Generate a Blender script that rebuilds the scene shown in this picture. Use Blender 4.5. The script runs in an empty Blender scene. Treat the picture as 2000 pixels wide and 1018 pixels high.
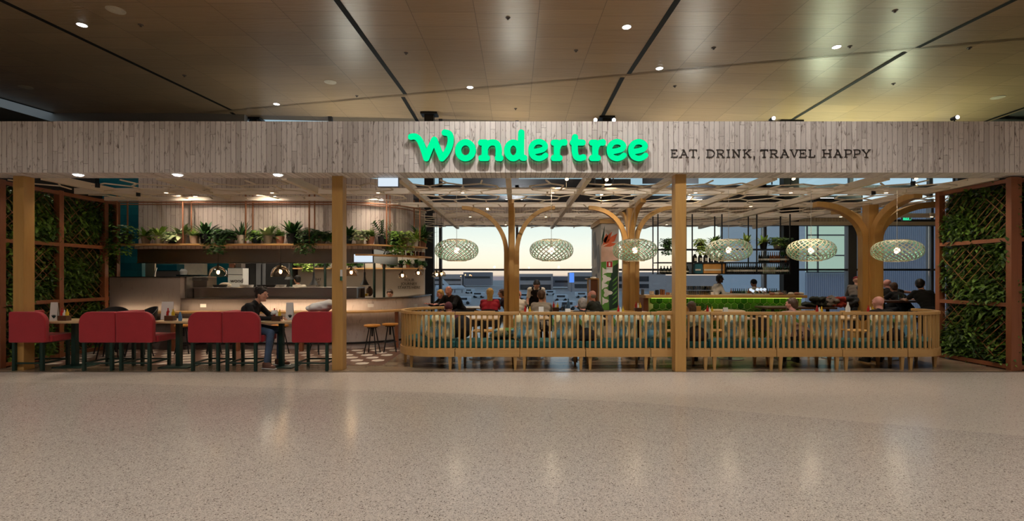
import bpy, math, random
from math import sin, cos, pi, sqrt, radians, floor
from mathutils import Vector as V, Matrix, Quaternion
S = bpy.context.scene
COL = S.collection
random.seed(7)
# ------------------------------------------------------------ camera, world, exposure
F, CX, HY, CH = 950.0, 1007.0, 541.0, 1.5
def PX(x, D): return (x-CX)/F*D
def PZ(y, D): return CH-(y-HY)/F*D
cd = bpy.data.cameras.new('camera'); cam = bpy.data.objects.new('camera', cd); COL.objects.link(cam)
cam.location = (0, 0, CH); cam.rotation_euler = (pi/2, 0, 0)
cd.sensor_width = 36; cd.lens = 36*F/2000; cd.shift_x = -7/2000; cd.shift_y = 32/2000
cd.clip_end = 3000
S.camera = cam
S.view_settings.view_transform = 'Standard'; S.view_settings.look = 'None'
S.view_settings.exposure = 0.0; S.view_settings.gamma = 1.0
S.cycles.max_bounces = 7; S.cycles.diffuse_bounces = 4; S.cycles.glossy_bounces = 3; S.cycles.transparent_max_bounces = 12
S.cycles.sample_clamp_indirect = 6.0
S.cycles.use_denoising = True
W = bpy.data.worlds.new('dusk_sky'); S.world = W; W.use_nodes = True
nt = W.node_tree; nt.nodes.clear()
tc = nt.nodes.new('ShaderNodeTexCoord'); sx = nt.nodes.new('ShaderNodeSeparateXYZ'); rp = nt.nodes.new('ShaderNodeValToRGB')
bg = nt.nodes.new('ShaderNodeBackground'); wo = nt.nodes.new('ShaderNodeOutputWorld')
nt.links.new(tc.outputs['Generated'], sx.inputs[0]); nt.links.new(sx.outputs['Z'], rp.inputs[0])
nt.links.new(rp.outputs[0], bg.inputs[0]); nt.links.new(bg.outputs[0], wo.inputs[0])
stops = [(0.0, (.34, .28, .30)), (.004, (1.2, .88, .64)), (.03, (1.25, 1.08, .86)), (.065, (1.1, 1.1, .98)), (.105, (.92, 1.02, .98)),
         (.15, (.42, .62, .74)), (.4, (.34, .45, .56)), (1.0, (.2, .27, .36))]
el = rp.color_ramp.elements
el[0].position = stops[0][0]; el[0].color = (*stops[0][1], 1); el[1].position = 1; el[1].color = (*stops[-1][1], 1)
for p, c in stops[1:-1]:
    e = el.new(p); e.color = (*c, 1)
bg.inputs[1].default_value = 1.0

def lamp(kind, name, loc, power, color=(1, .86, .7), parent=None, target=None, **k):
    d = bpy.data.lights.new(name, kind); d.energy = power; d.color = color
    for a, b in k.items(): setattr(d, a, b)
    o = bpy.data.objects.new(name, d); COL.objects.link(o); o.location = loc
    if target is not None:
        o.rotation_euler = (V(target)-V(loc)).to_track_quat('-Z', 'Y').to_euler()
    if parent: o.parent = parent; o.matrix_parent_inverse = Matrix.Translation(-V(parent.location))
    return o
# ------------------------------------------------------------ materials
class NT:
    def __init__(s, name):
        m = bpy.data.materials.new(name); m.use_nodes = True; s.m = m; s.t = m.node_tree
        s.b = s.t.nodes['Principled BSDF']
    def n(s, t, **k):
        o = s.t.nodes.new('ShaderNode'+t)
        for a, b in k.items(): setattr(o, a, b)
        return o
    def put(s, inp, v):
        if isinstance(v, bpy.types.NodeSocket): s.t.links.new(v, inp)
        elif isinstance(v, (tuple, list)) and len(v) == 3 and inp.type == 'RGBA': inp.default_value = (*v, 1)
        else: inp.default_value = v
    def M(s, op, a, b=0.0, c=None):
        o = s.n('Math', operation=op); s.put(o.inputs[0], a); s.put(o.inputs[1], b)
        if c is not None: s.put(o.inputs[2], c)
        return o.outputs[0]
    def mix(s, f, a, b, mode='MIX'):
        o = s.n('Mix', data_type='RGBA', blend_type=mode); s.put(o.inputs[0], f); s.put(o.inputs[6], a); s.put(o.inputs[7], b)
        return o.outputs[2]
    def comb(s, x, y, z):
        o = s.n('CombineXYZ'); s.put(o.inputs[0], x); s.put(o.inputs[1], y); s.put(o.inputs[2], z); return o.outputs[0]
    def noise(s, vec, scale, detail=3, rough=.55, dist=0):
        o = s.n('TexNoise'); s.put(o.inputs['Vector'], vec); o.inputs['Scale'].default_value = scale
        o.inputs['Detail'].default_value = detail; o.inputs['Roughness'].default_value = rough; o.inputs['Distortion'].default_value = dist
        return o.outputs[0]
    def rand(s, v):
        o = s.n('TexWhiteNoise', noise_dimensions='1D'); s.put(o.inputs['W'], v); return o.outputs[0]
    def ramp(s, f, pts):
        o = s.n('ValToRGB'); s.put(o.inputs[0], f); e = o.color_ramp.elements
        e[0].position, e[0].color = pts[0][0], (*pts[0][1], 1); e[1].position, e[1].color = pts[-1][0], (*pts[-1][1], 1)
        for p, c in pts[1:-1]: e.new(p).color = (*c, 1)
        return o.outputs[0]
    def scale(s, vec, sc):
        o = s.n('Mapping'); s.put(o.inputs[0], vec); o.inputs['Scale'].default_value = sc; return o.outputs[0]
    def bump(s, h, st=.3, d=.01):
        o = s.n('Bump'); o.inputs['Strength'].default_value = st; o.inputs['Distance'].default_value = d
        s.put(o.inputs['Height'], h); s.t.links.new(o.outputs[0], s.b.inputs['Normal'])
    def set(s, **k):
        nm = dict(col='Base Color', rough='Roughness', metal='Metallic', trans='Transmission Weight', ior='IOR', spec='Specular IOR Level',
                  ecol='Emission Color', estr='Emission Strength', alpha='Alpha', coat='Coat Weight', sheen='Sheen Weight')
        for a, b in k.items(): s.put(s.b.inputs[nm[a]], b)
        return s.m
    def obj(s): return s.n('TexCoord').outputs['Object']
    def pos(s): return s.n('NewGeometry').outputs['Position']
def sep(s, vec):
    o = s.n('SeparateXYZ'); s.put(o.inputs[0], vec); return o.outputs
def lin(r, g, b):
    f = lambda c: (c/255/12.92) if c <= 10 else ((c/255+.055)/1.055)**2.4
    return (f(r), f(g), f(b))
def plain(name, col, rough=.5, metal=0, var=.12, sc=8, bump=0, **k):
    s = NT(name)
    n = s.noise(s.obj(), sc, 3)
    c2 = tuple(max(0, c*(1-var*1.6)) for c in col); c1 = tuple(min(1, c*(1+var*.8)) for c in col)
    s.set(col=s.mix(n, c2, c1), rough=rough, metal=metal, **k)
    if bump: s.bump(s.noise(s.obj(), sc*8, 2), bump, .004)
    return s.m
def wood(name, c1, c2, axis='z', rough=.42, sc=1.0):
    s = NT(name); k = 14*sc; l = 1.3*sc
    scl = {'x': (l, k, k), 'y': (k, l, k), 'z': (k, k, l)}[axis]
    v = s.scale(s.obj(), scl)
    n = s.noise(v, 1.0, 5, .6, .6); n2 = s.noise(s.scale(s.obj(), tuple(q*4 for q in scl)), 1.0, 2)
    c = s.mix(n, c1, c2); c = s.mix(s.M('MULTIPLY', n2, .25), c, tuple(q*.55 for q in c1))
    s.set(col=c, rough=rough); s.bump(n2, .08, .003)
    return s.m
def emit(name, col, st):
    s = NT(name); s.set(col=(0, 0, 0), ecol=col, estr=st, rough=1.0, spec=0.0); return s.m
def planks(name, light, dark, wd=.079, joint=1.9, rough=.6, contrast=1.0):
    s = NT(name)
    uv = sep(s, s.n('UVMap').outputs[0])
    u = s.M('DIVIDE', uv[0], wd); idn = s.M('FLOOR', u); fr = s.M('FRACT', u)
    r = s.rand(idn)
    vj = s.M('ADD', s.M('DIVIDE', uv[1], joint), s.M('MULTIPLY', r, 7.3)); jd = s.M('FLOOR', vj); jf = s.M('FRACT', vj)
    r2 = s.rand(s.M('ADD', s.M('MULTIPLY', idn, 3.17), s.M('MULTIPLY', jd, 11.7)))
    gv = s.comb(s.M('MULTIPLY', uv[0], 70), s.M('MULTIPLY', uv[1], 5), s.M('MULTIPLY', r2, 40))
    g = s.noise(gv, 1.0, 4, .65, .4)
    kv = s.comb(s.M('MULTIPLY', uv[0], 20), s.M('MULTIPLY', uv[1], 4.5), s.M('MULTIPLY', r2, 90))
    kn = s.noise(kv, 1.0, 4, .7, 1.0)
    col = s.mix(g, tuple(q*.78 for q in light), tuple(min(1, q*1.12) for q in light))
    col = s.mix(s.M('MULTIPLY', s.M('POWER', r2, 2.0), .55*contrast), col, tuple(.5*(a+b) for a, b in zip(light, dark)))
    kf = s.M('MULTIPLY', s.n('MapRange').outputs[0], 1.0)
    mr = [n for n in s.t.nodes if n.type == 'MAP_RANGE'][-1]
    s.put(mr.inputs[0], kn); mr.inputs[1].default_value = .56; mr.inputs[2].default_value = .70
    col = s.mix(s.M('MULTIPLY', kf, .8*contrast), col, dark)
    ln = s.M('MAXIMUM', s.M('LESS_THAN', fr, .075), s.M('MULTIPLY', s.M('LESS_THAN', jf, .004), .6))
    col = s.mix(s.M('MULTIPLY', ln, .85), col, tuple(q*.30 for q in dark))
    s.set(col=col, rough=rough)
    s.bump(s.M('SUBTRACT', g, s.M('MULTIPLY', ln, 3)), .25, .004)
    return s.m
M = {}
M['plank'] = planks('whitewashed_planks', lin(226, 219, 213), lin(96, 78, 68), contrast=1.2)
M['plank_k'] = planks('whitewashed_planks_fine', lin(200, 186, 176), lin(120, 98, 86), wd=.1, joint=1.6, contrast=.8)
M['plaster'] = planks('pale_mottled_panel', lin(214, 202, 196), lin(150, 134, 124), wd=40., joint=50, contrast=1.0)
M['timber_z'] = wood('oak_upright', lin(200, 158, 92), lin(170, 126, 68), 'z')
M['timber_x'] = wood('oak_level', lin(200, 158, 92), lin(170, 126, 68), 'x')
M['timber_y'] = wood('oak_depth', lin(200, 158, 92), lin(170, 126, 68), 'y')
M['bench'] = wood('bench_oak', lin(196, 158, 100), lin(168, 128, 74), 'z')
M['bench_x'] = wood('bench_oak_level', lin(196, 156, 98), lin(172, 130, 74), 'x')
M['frame'] = wood('cedar_frame', lin(150, 92, 62), lin(122, 72, 46), 'z')
M['white_x'] = wood('limed_beam', lin(238, 226, 208), lin(216, 200, 180), 'x', .5)
M['white_y'] = wood('limed_beam_depth', lin(232, 218, 196), lin(208, 190, 164), 'y', .5)
M['shelf'] = wood('shelf_pine', lin(206, 166, 108), lin(182, 138, 82), 'x')
M['tabletop'] = wood('ash_table_top', lin(205, 178, 138), lin(184, 152, 110), 'x', .3)
M['darkwood'] = wood('dark_walnut', lin(92, 58, 36), lin(64, 40, 26), 'x')
M['stoolseat'] = wood('honey_stool_seat', lin(206, 142, 60), lin(172, 108, 40), 'x', .35)
M['copper'] = plain('copper_pipe', lin(160, 108, 78), .4, .5, .1)
M['black'] = plain('black_steel', (.012, .012, .013), .42, .3, .1)
M['blackmatt'] = plain('matt_black', (.010, .010, .011), .7, 0, .2)
M['slot'] = plain('ceiling_slot_shadow_gap', (.006, .005, .004), .8)
M['green_metal'] = plain('bottle_green_steel', lin(22, 52, 44), .45, .1, .1)
M['steel'] = plain('brushed_stainless', (.42, .40, .38), .26, 1, .12, 3)
M['steel_dk'] = plain('hood_stainless', (.36, .31, .27), .30, 1, .15, 1.5)
M['chrome'] = plain('polished_chrome', (.7, .7, .7), .1, 1, .03)
M['grey'] = plain('grey_aluminium', lin(120, 122, 128), .45, .4, .06)
M['greydark'] = plain('dark_mullion', lin(66, 68, 76), .5, .3, .08)
M['red'] = plain('crimson_upholstery', lin(165, 24, 38), .75, 0, .12, 5, .25, sheen=.25)
M['teal_cush'] = plain('teal_seat_cloth', lin(18, 82, 78), .8, 0, .2, 20, .2)
M['white'] = plain('white_ceramic', (.72, .70, .66), .25, 0, .04)
M['paper'] = plain('white_card', (.72, .72, .70), .6, 0, .03)
M['offwhite'] = plain('painted_wall', lin(190, 182, 170), .7, 0, .05, 2)
M['concwall'] = plain('concourse_wall', lin(150, 145, 140), .7, 0, .05, 1)
M['terracotta'] = plain('pink_clay', lin(170, 116, 92), .7, 0, .15, 14)
M['cream_pot'] = plain('cream_pot', lin(214, 200, 176), .55, 0, .12, 14)
M['beige_pot'] = plain('beige_pot', lin(176, 148, 124), .6, 0, .15, 14)
M['black_pot'] = plain('charcoal_pot', lin(26, 28, 32), .5, 0, .15, 14)
M['grey_pot'] = plain('grey_pot', lin(110, 100, 94), .6, 0, .15, 14)
M['teal_pot'] = plain('deep_teal_pot', lin(22, 50, 54), .4, 0, .15, 14)
M['soil'] = plain('potting_soil', lin(40, 28, 20), .9, 0, .3, 40)
M['skin'] = plain('skin_light', lin(208, 156, 130), .5, 0, .06, 12)
M['skin_t'] = plain('skin_tan', lin(172, 118, 90), .5, 0, .06, 12)
M['skin_d'] = plain('skin_dark', lin(96, 60, 42), .5, 0, .06, 12)
M['skin_p'] = plain('skin_pink', lin(224, 158, 142), .42, 0, .06, 12)
M['hair_b'] = plain('hair_dark', lin(30, 20, 15), .45, 0, .4, 60, .5)
M['hair_g'] = plain('hair_grey', lin(150, 140, 130), .5, 0, .3, 60, .5)
M['hair_y'] = plain('hair_blonde', lin(205, 166, 88), .45, 0, .35, 50, .5)
M['hair_br'] = plain('hair_brown', lin(84, 58, 38), .45, 0, .35, 60, .5)
M['jeans'] = plain('blue_denim', lin(70, 92, 122), .85, 0, .3, 9, .3)
M['eye'] = plain('eye', (.02, .015, .012), .15)
M['lips'] = plain('lips', lin(150, 82, 74), .5)
def cloth(n, c): M[n] = plain(n, c, .85, 0, .18, 12, .2); return M[n]
for n, c in dict(navy=lin(20, 24, 32), charcoal=lin(34, 34, 36), blackcloth=lin(12, 12, 14), maroon=lin(72, 18, 28), redshirt=lin(170, 26, 48), whitecloth=lin(215, 205, 190),
                 greyshirt=lin(150, 142, 132), greenjkt=lin(34, 38, 28), pinkgrey=lin(160, 130, 116), orangecloth=lin(150, 44, 26), burg=lin(120, 24, 34), applegreen=lin(110, 100, 92),
                 purple=lin(44, 34, 54), brownshoe=lin(110, 78, 66), trouser=lin(30, 30, 36)).items(): cloth(n, c)
# leaves
def leafmat(name, a, b, rough=.42):
    s = NT(name); r = s.n('NewGeometry').outputs['Random Per Island']
    s.set(col=s.mix(r, a, b), rough=rough, spec=.4); return s.m
M['leaf'] = leafmat('leaf_mid', lin(48, 88, 30), lin(128, 168, 64))
M['leaf_dk'] = leafmat('leaf_dark', lin(26, 56, 28), lin(72, 116, 52))
M['leaf_lt'] = leafmat('leaf_light', lin(120, 160, 56), lin(186, 202, 110))
M['leaf_var'] = leafmat('leaf_variegated', lin(90, 130, 70), lin(216, 220, 170))
M['leaf_wall'] = leafmat('living_wall_leaf', lin(26, 52, 16), lin(104, 136, 46), .5)
# glass
def glassy(name, tint=(1, 1, 1), refl=.05, rough=0.0):
    s = NT(name); t = s.t; t.nodes.remove(s.b)
    tr = s.n('BsdfTransparent'); tr.inputs[0].default_value = (*tint, 1)
    gl = s.n('BsdfGlossy'); gl.inputs['Roughness'].default_value = rough
    fr = s.n('LayerWeight'); fr.inputs[0].default_value = .25
    f = s.M('ADD', s.M('MULTIPLY', fr.outputs['Fresnel'], .6), refl)
    mx = s.n('MixShader'); s.put(mx.inputs[0], f); t.links.new(tr.outputs[0], mx.inputs[1]); t.links.new(gl.outputs[0], mx.inputs[2])
    t.links.new(mx.outputs[0], [n for n in t.nodes if n.type == 'OUTPUT_MATERIAL'][0].inputs[0])
    return s.m
M['glass'] = glassy('clear_glass', (.96, .98, .97), .02)
M['glass_bl'] = glassy('window_glass_lower', (.88, .93, .96), .03)
M['glass_am'] = glassy('smoked_glass', (.88, .76, .62), .06)
M['glass_ware'] = glassy('glassware', (.80, .82, .82), .12)
# tropical print
def print_mat():
    s = NT('tropical_print'); o = s.scale(s.obj(), (11, 5, 4.2))
    v = s.n('TexVoronoi', feature='F1', distance='MANHATTAN'); s.put(v.inputs['Vector'], s.mix(.35, o, s.n('TexNoise').outputs[1], 'ADD')); v.inputs['Scale'].default_value = 1.25
    hs = sep(s, v.outputs['Color'])[0]
    c = s.ramp(hs, [(0, lin(130, 158, 156)), (.24, lin(164, 184, 170)), (.36, lin(222, 212, 170)), (.55, lin(88, 130, 62)), (.68, lin(96, 148, 168)), (.8, lin(206, 96, 66)), (.88, lin(226, 206, 120)), (.95, lin(120, 40, 44))])
    [n for n in s.t.nodes if n.type == 'VALTORGB'][0].color_ramp.interpolation = 'CONSTANT'
    e = s.n('TexVoronoi', feature='DISTANCE_TO_EDGE'); s.t.links.new(v.inputs['Vector'].links[0].from_socket, e.inputs['Vector']); e.inputs['Scale'].default_value = 1.25
    c = s.mix(s.M('MULTIPLY', s.M('LESS_THAN', e.outputs['Distance'], .02), .4), c, lin(230, 224, 196))
    s.set(col=c, rough=.8); return s.m
M['print'] = print_mat()
# terrazzo
def terrazzo(name, base, chip, sc, amt, rough):
    s = NT(name); p = s.pos()
    v = s.n('TexVoronoi', feature='F1'); s.put(v.inputs['Vector'], p); v.inputs['Scale'].default_value = sc
    r = sep(s, v.outputs['Color'])[0]
    v2 = s.n('TexVoronoi', feature='F1'); s.put(v2.inputs['Vector'], p); v2.inputs['Scale'].default_value = sc*.45
    r2 = sep(s, v2.outputs['Color'])[1]; near = s.M('LESS_THAN', v2.outputs['Distance'], .42)
    big = s.noise(p, .5, 2); mid = s.noise(p, 6, 3)
    c = s.mix(big, tuple(q*.93 for q in base), tuple(min(1, q*1.05) for q in base))
    c = s.mix(s.M('MULTIPLY', mid, .14), c, tuple(q*.8 for q in base))
    c = s.mix(s.M('MULTIPLY', s.M('GREATER_THAN', r, 1-amt), .62), c, chip)
    c = s.mix(s.M('MULTIPLY', s.M('LESS_THAN', r, .16), .5), c, lin(232, 222, 208))
    c = s.mix(s.M('MULTIPLY', s.M('MULTIPLY', s.M('GREATER_THAN', r2, .93), near), .8), c, lin(78, 62, 54))
    rn = s.M('ADD', s.M('MULTIPLY', s.noise(p, 3, 3), .10), rough)
    s.set(col=c, rough=rn, spec=.38); return s.m
M['terr'] = terrazzo('terrazzo_floor', lin(194, 184, 174), lin(112, 102, 94), 165, .18, .15)
M['terr2'] = terrazzo('fine_terrazzo_border', lin(202, 191, 179), lin(172, 158, 146), 190, .15, .13)
# ply ceiling
def ply(name, tint):
    s = NT(name); p = sep(s, s.pos())
    u = s.M('DIVIDE', s.M('ADD', p[0], 3.25), 1.23); iu = s.M('FLOOR', u); fu = s.M('FRACT', u)
    w = s.M('ADD', s.M('DIVIDE', p[1], .62), s.M('MULTIPLY', s.rand(s.M('ADD', iu, .5)), 1.0)); iw = s.M('FLOOR', w); fw = s.M('FRACT', w)
    r = s.rand(s.M('ADD', s.M('MULTIPLY', iu, 7.13), s.M('MULTIPLY', iw, 3.71)))
    gv = s.comb(s.M('MULTIPLY', p[0], 1.6), s.M('MULTIPLY', p[1], 22), s.M('MULTIPLY', r, 30))
    g = s.noise(gv, 1, 4, .6, .5)
    c = s.mix(r, tuple(q*.86 for q in tint), tuple(q*1.06 for q in tint)); c = s.mix(s.M('MULTIPLY', g, .6), c, tuple(q*.62 for q in tint))
    ln = s.M('MAXIMUM', s.M('LESS_THAN', fu, .010), s.M('MULTIPLY', s.M('LESS_THAN', fw, .020), .8))
    c = s.mix(s.M('MULTIPLY', ln, .75), c, tuple(q*.25 for q in tint))
    s.set(col=c, rough=s.M('ADD', .24, s.M('MULTIPLY', g, .16)), spec=.5)
    wv = s.noise(s.comb(s.M('MULTIPLY', p[0], 1.2), s.M('MULTIPLY', p[1], 9), 0.0), 1, 3, .6, 1.5)
    s.bump(wv, .5, .012); return s.m
M['ply'] = ply('plywood_ceiling', lin(188, 158, 122))
M['ceil_grey'] = plain('grey_soffit', lin(128, 128, 122), .5, 0, .05, 1)
# timber plank floor in the restaurant
def wfloor():
    s = NT('limed_board_floor'); p = sep(s, s.pos())
    u = s.M('DIVIDE', p[1], .14); iu = s.M('FLOOR', u); fu = s.M('FRACT', u)
    w = s.M('ADD', s.M('DIVIDE', p[0], 1.3), s.M('MULTIPLY', s.rand(iu), 5)); iw = s.M('FLOOR', w); fw = s.M('FRACT', w)
    r = s.rand(s.M('ADD', s.M('MULTIPLY', iu, 5.3), s.M('MULTIPLY', iw, 2.7)))
    g = s.noise(s.comb(s.M('MULTIPLY', p[0], 3), s.M('MULTIPLY', p[1], 50), r), 1, 4)
    c = s.mix(r, lin(116, 98, 78), lin(158, 138, 114)); c = s.mix(s.M('MULTIPLY', g, .5), c, lin(84, 70, 56))
    ln = s.M('MAXIMUM', s.M('LESS_THAN', fu, .03), s.M('LESS_THAN', fw, .004))
    c = s.mix(ln, c, lin(50, 40, 32)); s.set(col=c, rough=.22, spec=.45); return s.m
M['wfloor'] = wfloor()
M['hexbrown'] = plain('brown_hex_tile', lin(112, 84, 70), .3, 0, .15, 6)
M['hexwhite'] = plain('white_hex_tile', lin(214, 204, 190), .3, 0, .05, 6)
M['grout'] = plain('grout', lin(176, 180, 120), .7)
def gtile():
    s = NT('green_glazed_tile'); r = s.n('NewGeometry').outputs['Random Per Island']
    s.set(col=s.mix(r, lin(20, 58, 18), lin(66, 104, 34)), rough=.15, spec=.6); s.bump(s.noise(s.obj(), 14, 2), .3, .01); return s.m
M['gtile'] = gtile()
def ttile():
    s = NT('teal_glazed_tile'); b = s.n('TexBrick'); p = sep(s, s.pos())
    s.put(b.inputs['Vector'], s.comb(p[0], p[2], 0.0)); b.inputs['Scale'].default_value = 1; b.inputs['Brick Width'].default_value = .3; b.inputs['Row Height'].default_value = .15
    b.inputs['Mortar Size'].default_value = .003; b.inputs['Color1'].default_value = (*lin(16, 86, 100), 1); b.inputs['Color2'].default_value = (*lin(34, 116, 124), 1); b.inputs['Mortar'].default_value = (*lin(30, 80, 88), 1)
    s.set(col=b.outputs[0], rough=.3); return s.m
M['ttile'] = ttile()
M['asphalt'] = plain('apron_asphalt', lin(178, 172, 170), .8, 0, .3, .02)
M['bld1'] = plain('far_building_grey', lin(178, 166, 164), .8, 0, .1, .05)
M['bld2'] = plain('far_building_dark', lin(136, 132, 138), .8, 0, .1, .05)
M['bldw'] = plain('far_window_band', lin(30, 34, 44), .3, 0, .2, .3)
M['corr'] = plain('corrugated_cladding', lin(196, 214, 232), .45, .0, .06, 1)
M['planew'] = plain('aircraft_white', lin(200, 206, 216), .4)
M['blue_sign'] = emit('blue_lit_sign', (.12, .3, .9), 1.2)
M['bulb'] = emit('warm_filament', (1.0, .62, .28), 30)
M['bulbp'] = emit('warm_bulb', (1.0, .74, .45), 14)
M['canlens'] = emit('can_light_lens', (1.0, .76, .5), 4)
M['disc'] = emit('downlight_glow', (1.0, .93, .86), 16)
M['signface'] = emit('green_sign_face', (.0, .97, .35), 1.0)
M['exitface'] = emit('pale_lit_panel', (.72, .82, .92), 1.0)
M['led'] = emit('led_strip_lime', (.75, 1.0, .12), 1.6)
M['ledw'] = emit('led_strip_warm', (1, .72, .46), 2)
M['exitgreen'] = emit('exit_green', (.03, .55, .25), 1.3)
M['signside'] = plain('sign_return_green', lin(10, 92, 66), .4)
M['shade_out'] = plain('pale_bamboo_ply', lin(242, 231, 205), .55, 0, .05)
M['shade_in'] = plain('mint_painted_ply', lin(104, 184, 158), .5, 0, .06)
M['glazed'] = NT('green_glazed_facade_glow').set(col=lin(150, 178, 168), rough=.2, ecol=lin(170, 196, 180), estr=.8)  # facade is no lamp; emission is added to make it brighter
M['ink'] = plain('dark_lettering', lin(48, 40, 36), .6)
M['ketchup'] = plain('ketchup_red', lin(170, 30, 22), .3); M['mustard'] = plain('mustard_yellow', lin(206, 170, 40), .3)
M['wine'] = plain('dark_bottle_glass', (.010, .014, .010), .08, 0, .1, 8, spec=.8)
M['wine_a'] = plain('amber_bottle_glass', lin(120, 62, 14), .1, 0, .1, 8, spec=.8)
M['wine_c'] = plain('pale_bottle_glass', lin(150, 160, 130), .1, 0, .1, 8, spec=.8)
M['wine_g'] = plain('green_bottle_glass', lin(24, 60, 34), .1, 0, .1, 8, spec=.8)
M['label'] = plain('bottle_label', lin(210, 204, 186), .6)
M['bluebottle'] = plain('water_bottle_blue', lin(90, 130, 170), .2)
M['cardbox'] = plain('golden_box', lin(206, 150, 76), .5, 0, .2, 6)
M['bluebox'] = plain('teal_box', lin(30, 96, 110), .5, 0, .3, 6)
# ------------------------------------------------------------ mesh helpers
class MB:
    def __init__(s): s.v = []; s.f = []; s.uv = None
    def add(s, vs, fs):
        k = len(s.v); s.v += [tuple(p) for p in vs]; s.f += [tuple(i+k for i in q) for q in fs]; return s
    def box(s, x0, x1, y0, y1, z0, z1):
        return s.add([(x0,y0,z0),(x1,y0,z0),(x1,y1,z0),(x0,y1,z0),(x0,y0,z1),(x1,y0,z1),(x1,y1,z1),(x0,y1,z1)],
                     [(0,3,2,1),(4,5,6,7),(0,1,5,4),(1,2,6,5),(2,3,7,6),(3,0,4,7)])
    def bar(s, a, b, w, h, up=(0,0,1), w1=None, h1=None):
        a, b = V(a), V(b); d = (b-a).normalized(); u = V(up)
        if abs(d.dot(u)) > .98: u = V((1,0,0))
        x = d.cross(u).normalized(); y = x.cross(d).normalized(); vs = []
        for p, ww, hh in ((a, w, h), (b, w1 or w, h1 or h)):
            for i, j in ((-1,-1),(1,-1),(1,1),(-1,1)): vs.append(p+x*(i*ww/2)+y*(j*hh/2))
        return s.add(vs, [(0,1,2,3),(7,6,5,4),(0,4,5,1),(1,5,6,2),(2,6,7,3),(3,7,4,0)])
    def tube(s, pts, r, n=8, r1=None, closed=False):
        pts = [V(p) for p in pts]; m = len(pts); rings = []
        up = V((0,0,1))
        for i, p in enumerate(pts):
            if closed: d = (pts[(i+1) % m]-pts[i-1]).normalized()
            else: d = (pts[min(i+1, m-1)]-pts[max(i-1, 0)]).normalized()
            u = up if abs(d.dot(up)) < .95 else V((1,0,0))
            x = d.cross(u).normalized(); y = x.cross(d)
            rr = r if r1 is None else r+(r1-r)*i/(m-1)
            rings.append([p+(x*cos(2*pi*j/n)+y*sin(2*pi*j/n))*rr for j in range(n)])
        vs = [q for g in rings for q in g]; fs = []
        for i in range(m if closed else m-1):
            k = (i+1) % m
            for j in range(n): fs.append((i*n+j, i*n+(j+1) % n, k*n+(j+1) % n, k*n+j))
        if not closed: fs += [tuple(range(n))[::-1], tuple((m-1)*n+j for j in range(n))]
        return s.add(vs, fs)
    def cyl(s, a, b, r, n=12, r1=None): return s.tube([a, b], r, n, r1)
    def lathe(s, prof, n=16, c=(0,0,0), cap=True):
        vs = []; fs = []; c = V(c)
        for r, z in prof:
            for j in range(n): vs.append((c.x+r*cos(2*pi*j/n), c.y+r*sin(2*pi*j/n), c.z+z))
        m = len(prof)
        for i in range(m-1):
            for j in range(n): fs.append((i*n+j, i*n+(j+1) % n, (i+1)*n+(j+1) % n, (i+1)*n+j))
        if cap and prof[0][0] > 1e-4: fs.append(tuple(range(n))[::-1])
        if cap and prof[-1][0] > 1e-4: fs.append(tuple((m-1)*n+j for j in range(n)))
        return s.add(vs, fs)
    def ell(s, c, r, rot=None, n=14, m=9):
        vs = []; fs = []; c = V(c)
        for i in range(m+1):
            t = pi*i/m
            for j in range(n):
                p = V((r[0]*sin(t)*cos(2*pi*j/n), r[1]*sin(t)*sin(2*pi*j/n), r[2]*cos(t)))
                if rot is not None: p = rot @ p
                vs.append(c+p)
        for i in range(m):
            for j in range(n): fs.append((i*n+j, (i+1)*n+j, (i+1)*n+(j+1) % n, i*n+(j+1) % n))
        return s.add(vs, fs)
    def cap(s, a, b, ra, rb=None, n=12):
        rb = ra if rb is None else rb; a, b = V(a), V(b); d = b-a; L = d.length
        if L < 1e-5: return s.ell(a, (ra, ra, ra))
        q = d.to_track_quat('Z', 'Y').to_matrix(); vs = []; fs = []; prof = []
        for i in range(5): t = pi/2*(1-i/4); prof.append((ra*cos(t), -ra*sin(t)))
        for i in range(5): t = pi/2*i/4; prof.append((rb*cos(t), L+rb*sin(t)))
        for r, z in prof:
            for j in range(n): vs.append(a+q@V((max(r, 1e-4)*cos(2*pi*j/n), max(r, 1e-4)*sin(2*pi*j/n), z)))
        m = len(prof)
        for i in range(m-1):
            for j in range(n): fs.append((i*n+j, i*n+(j+1) % n, (i+1)*n+(j+1) % n, (i+1)*n+j))
        fs += [tuple(range(n))[::-1], tuple((m-1)*n+j for j in range(n))]
        return s.add(vs, fs)
    def prism(s, poly, a, b, fn):          # poly in 2-D, extruded a..b; fn(u,v,w)->xyz
        n = len(poly); vs = [fn(u, v, a) for u, v in poly]+[fn(u, v, b) for u, v in poly]
        return s.add(vs, [tuple(range(n))[::-1], tuple(range(n, 2*n))]+[(i, (i+1) % n, n+(i+1) % n, n+i) for i in range(n)])
    def mesh(s, name):
        me = bpy.data.meshes.new(name); me.from_pydata([tuple(p) for p in s.v], [], s.f); me.update()
        if s.uv:
            l = me.uv_layers.new(name='UVMap')
            for p in me.polygons:
                for k, li in enumerate(p.loop_indices): l.data[li].uv = s.uv[p.index][k]
        return me
    def build(s, name, mat, parent=None, smooth=False, bevel=0, kind=None):
        me = s.mesh(name); me.materials.append(mat)
        if smooth:
            me.polygons.foreach_set('use_smooth', [True]*len(me.polygons))
            try: me.set_sharp_from_angle(angle=radians(40))
            except Exception: pass
        o = bpy.data.objects.new(name, me); COL.objects.link(o)
        if bevel:
            md = o.modifiers.new('edge', 'BEVEL'); md.width = bevel; md.segments = 2; md.limit_method = 'ANGLE'; md.angle_limit = radians(50)
        if parent is not None: attach(o, parent)
        if kind: o['kind'] = kind
        return o
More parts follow.
